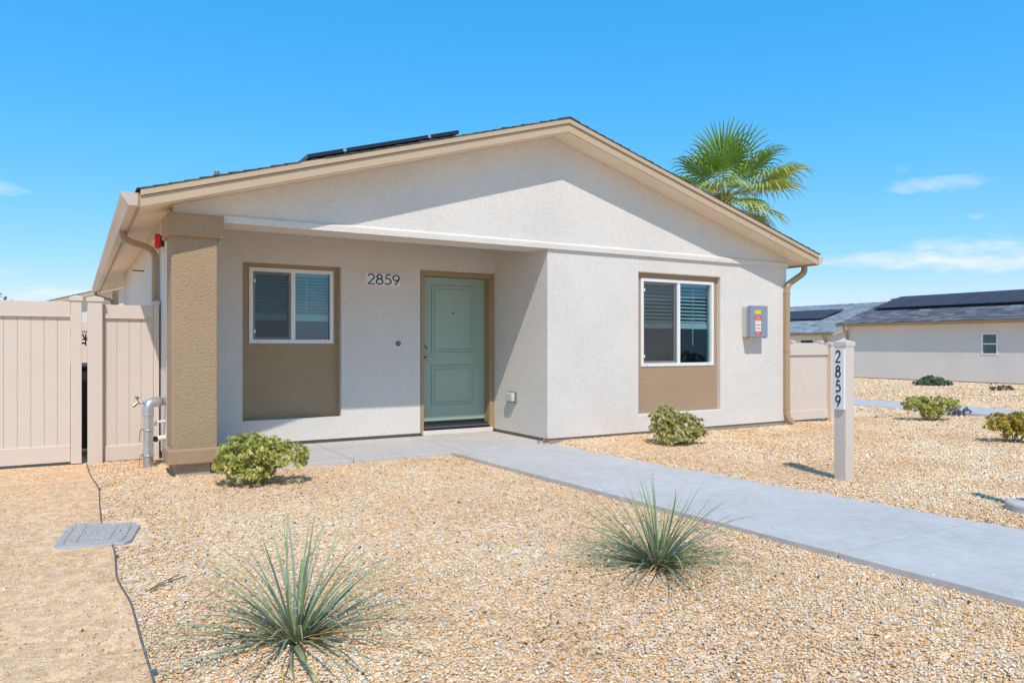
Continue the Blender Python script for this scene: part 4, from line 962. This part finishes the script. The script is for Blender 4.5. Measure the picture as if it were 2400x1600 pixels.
def region_box(x0, x1, y0, y1, p=1.0):
    def f(rg, n): return rg.uniform(x0, x1, n), y0+(y1-y0)*rg.random(n)**p
    return f
chips('gravel', 62000, region_box(.1, 4.4, 1.15, 4.4), (.008,.0165), PAL, 1, .003, accept=on_gravel)
chips('gravel', 52000, region_box(.05, 6.8, 4.4, 8.4), (.010,.0185), PAL, 2, .003, accept=on_gravel)
chips('gravel', 30000, region_box(4.4, 7.4, 2.0, 4.6), (.011,.019), PAL, 3, .003, accept=on_gravel)
chips('gravel', 46000, region_box(6.6, 13.5, 3.0, 8.3), (.015,.026), PAL, 4, .003, accept=on_gravel)
DP = [((.80,.60,.40),.34), ((.78,.50,.27),.38), ((.68,.39,.16),.16), ((.42,.25,.12),.05), ((.86,.74,.60),.07)]
chips('gravel', 5200, region_box(.05, .86, 8.3, 9.36), (.010,.0185), PAL, 9, .003, accept=on_gravel)
chips('pebbles', 52000, region_box(-2.2, .27, 2.0, 9.3), (.003,.0085), DP, 7, .004, accept=lambda x, y: x < edge_x(y)-.008 and not (-.18 < x and 5.4 < y < 6.22) and y*.861+x*.509 > 2.5)
chips('pebbles', 7000, region_box(-2.2, .25, 2.0, 9.3), (.006,.015), DP, 5, .005, accept=lambda x, y: x < edge_x(y)-.01 and not (-.18 < x and 5.4 < y < 6.22))
chips('gravel', 30000, region_box(13.0, 26.2, 4.5, 18.2), (.03,.055), PAL, 14, .0, accept=lambda x, y: not (14.25 < x < 15.95) and .42*x-1 < y < .72*x)
chips('pebbles', 60, lambda rg, n: (rg.uniform(-.05,.36,n), rg.uniform(5.52,6.0,n)), (.008,.014), PAL, 6, .028)
def region_strip(fn):
    def f(rg, n):
        y = rg.uniform(1.5, 7.8, n); return np.array([fn(v) for v in y])+rg.normal(0,.012,n), y
    return f
def region_edge(fn):
    def f(rg, n):
        y = rg.uniform(1.5, 7.6, n); return np.array([fn(v) for v in y])+rg.exponential(.06, n)*(1 if fn is walk_l else -1), y
    return f
chips('stray_gravel', 170, region_edge(walk_l), (.007,.014), PAL, 31, WT+.002); chips('stray_gravel', 170, region_edge(walk_r), (.007,.014), PAL, 32, WT-.02)
# litter: dry leaves at the bay corner, a twig
lt = MB(); cols = []; r = random.Random(77)
for k in range(34):
    p = Vector((5.22+r.gauss(0,.07), 7.96+r.gauss(0,.05), .05+r.random()*.02)); leaf_mesh(lt, cols, p, Vector((r.gauss(0,1), r.gauss(0,1), r.random()*.9)), Vector((0,0,1)), .045, .03, r.choice([(.38,.14,.13),(.45,.25,.10),(.42,.20,.20),(.50,.33,.15)]))
lo = tag(lt.build('leaf_litter', M['leaf'], fix=False, cols=cols), kind='stuff')
lt = MB(); cols = []
for k in range(60):
    p = Vector((r.uniform(1.6,5.2), PB-.02-abs(r.gauss(0,.04)), .05)); leaf_mesh(lt, cols, p, Vector((r.gauss(0,1), r.gauss(0,1), r.random()*.4)), Vector((0,0,1)), .025, .016, r.choice([(.38,.14,.13),(.45,.25,.10),(.50,.33,.15)]))
for k in range(90):
    x = r.uniform(.6,9.5); y = r.uniform(3,7.8); p = Vector((x, y, gh(x,y)+.018)); leaf_mesh(lt, cols, p, Vector((r.gauss(0,1), r.gauss(0,1), r.random()*.3)), Vector((0,0,1)), .03, .018, r.choice([(.40,.20,.08),(.45,.25,.10),(.30,.16,.08)]))
tag(lt.build('leaf_litter', M['leaf'], fix=False, cols=cols), kind='stuff')
tw = MB(); tw.tube([(.33,4.28,.02),(.42,4.36,.022),(.53,4.44,.02)], .004, 5); tw.tube([(.33,4.28,.02),(.40,4.38,.02),(.50,4.49,.02)], .003, 5)
tag(tw.build('twig', M['bark']), 'thin forked dry twig lying beside the edging strip', 'twig')
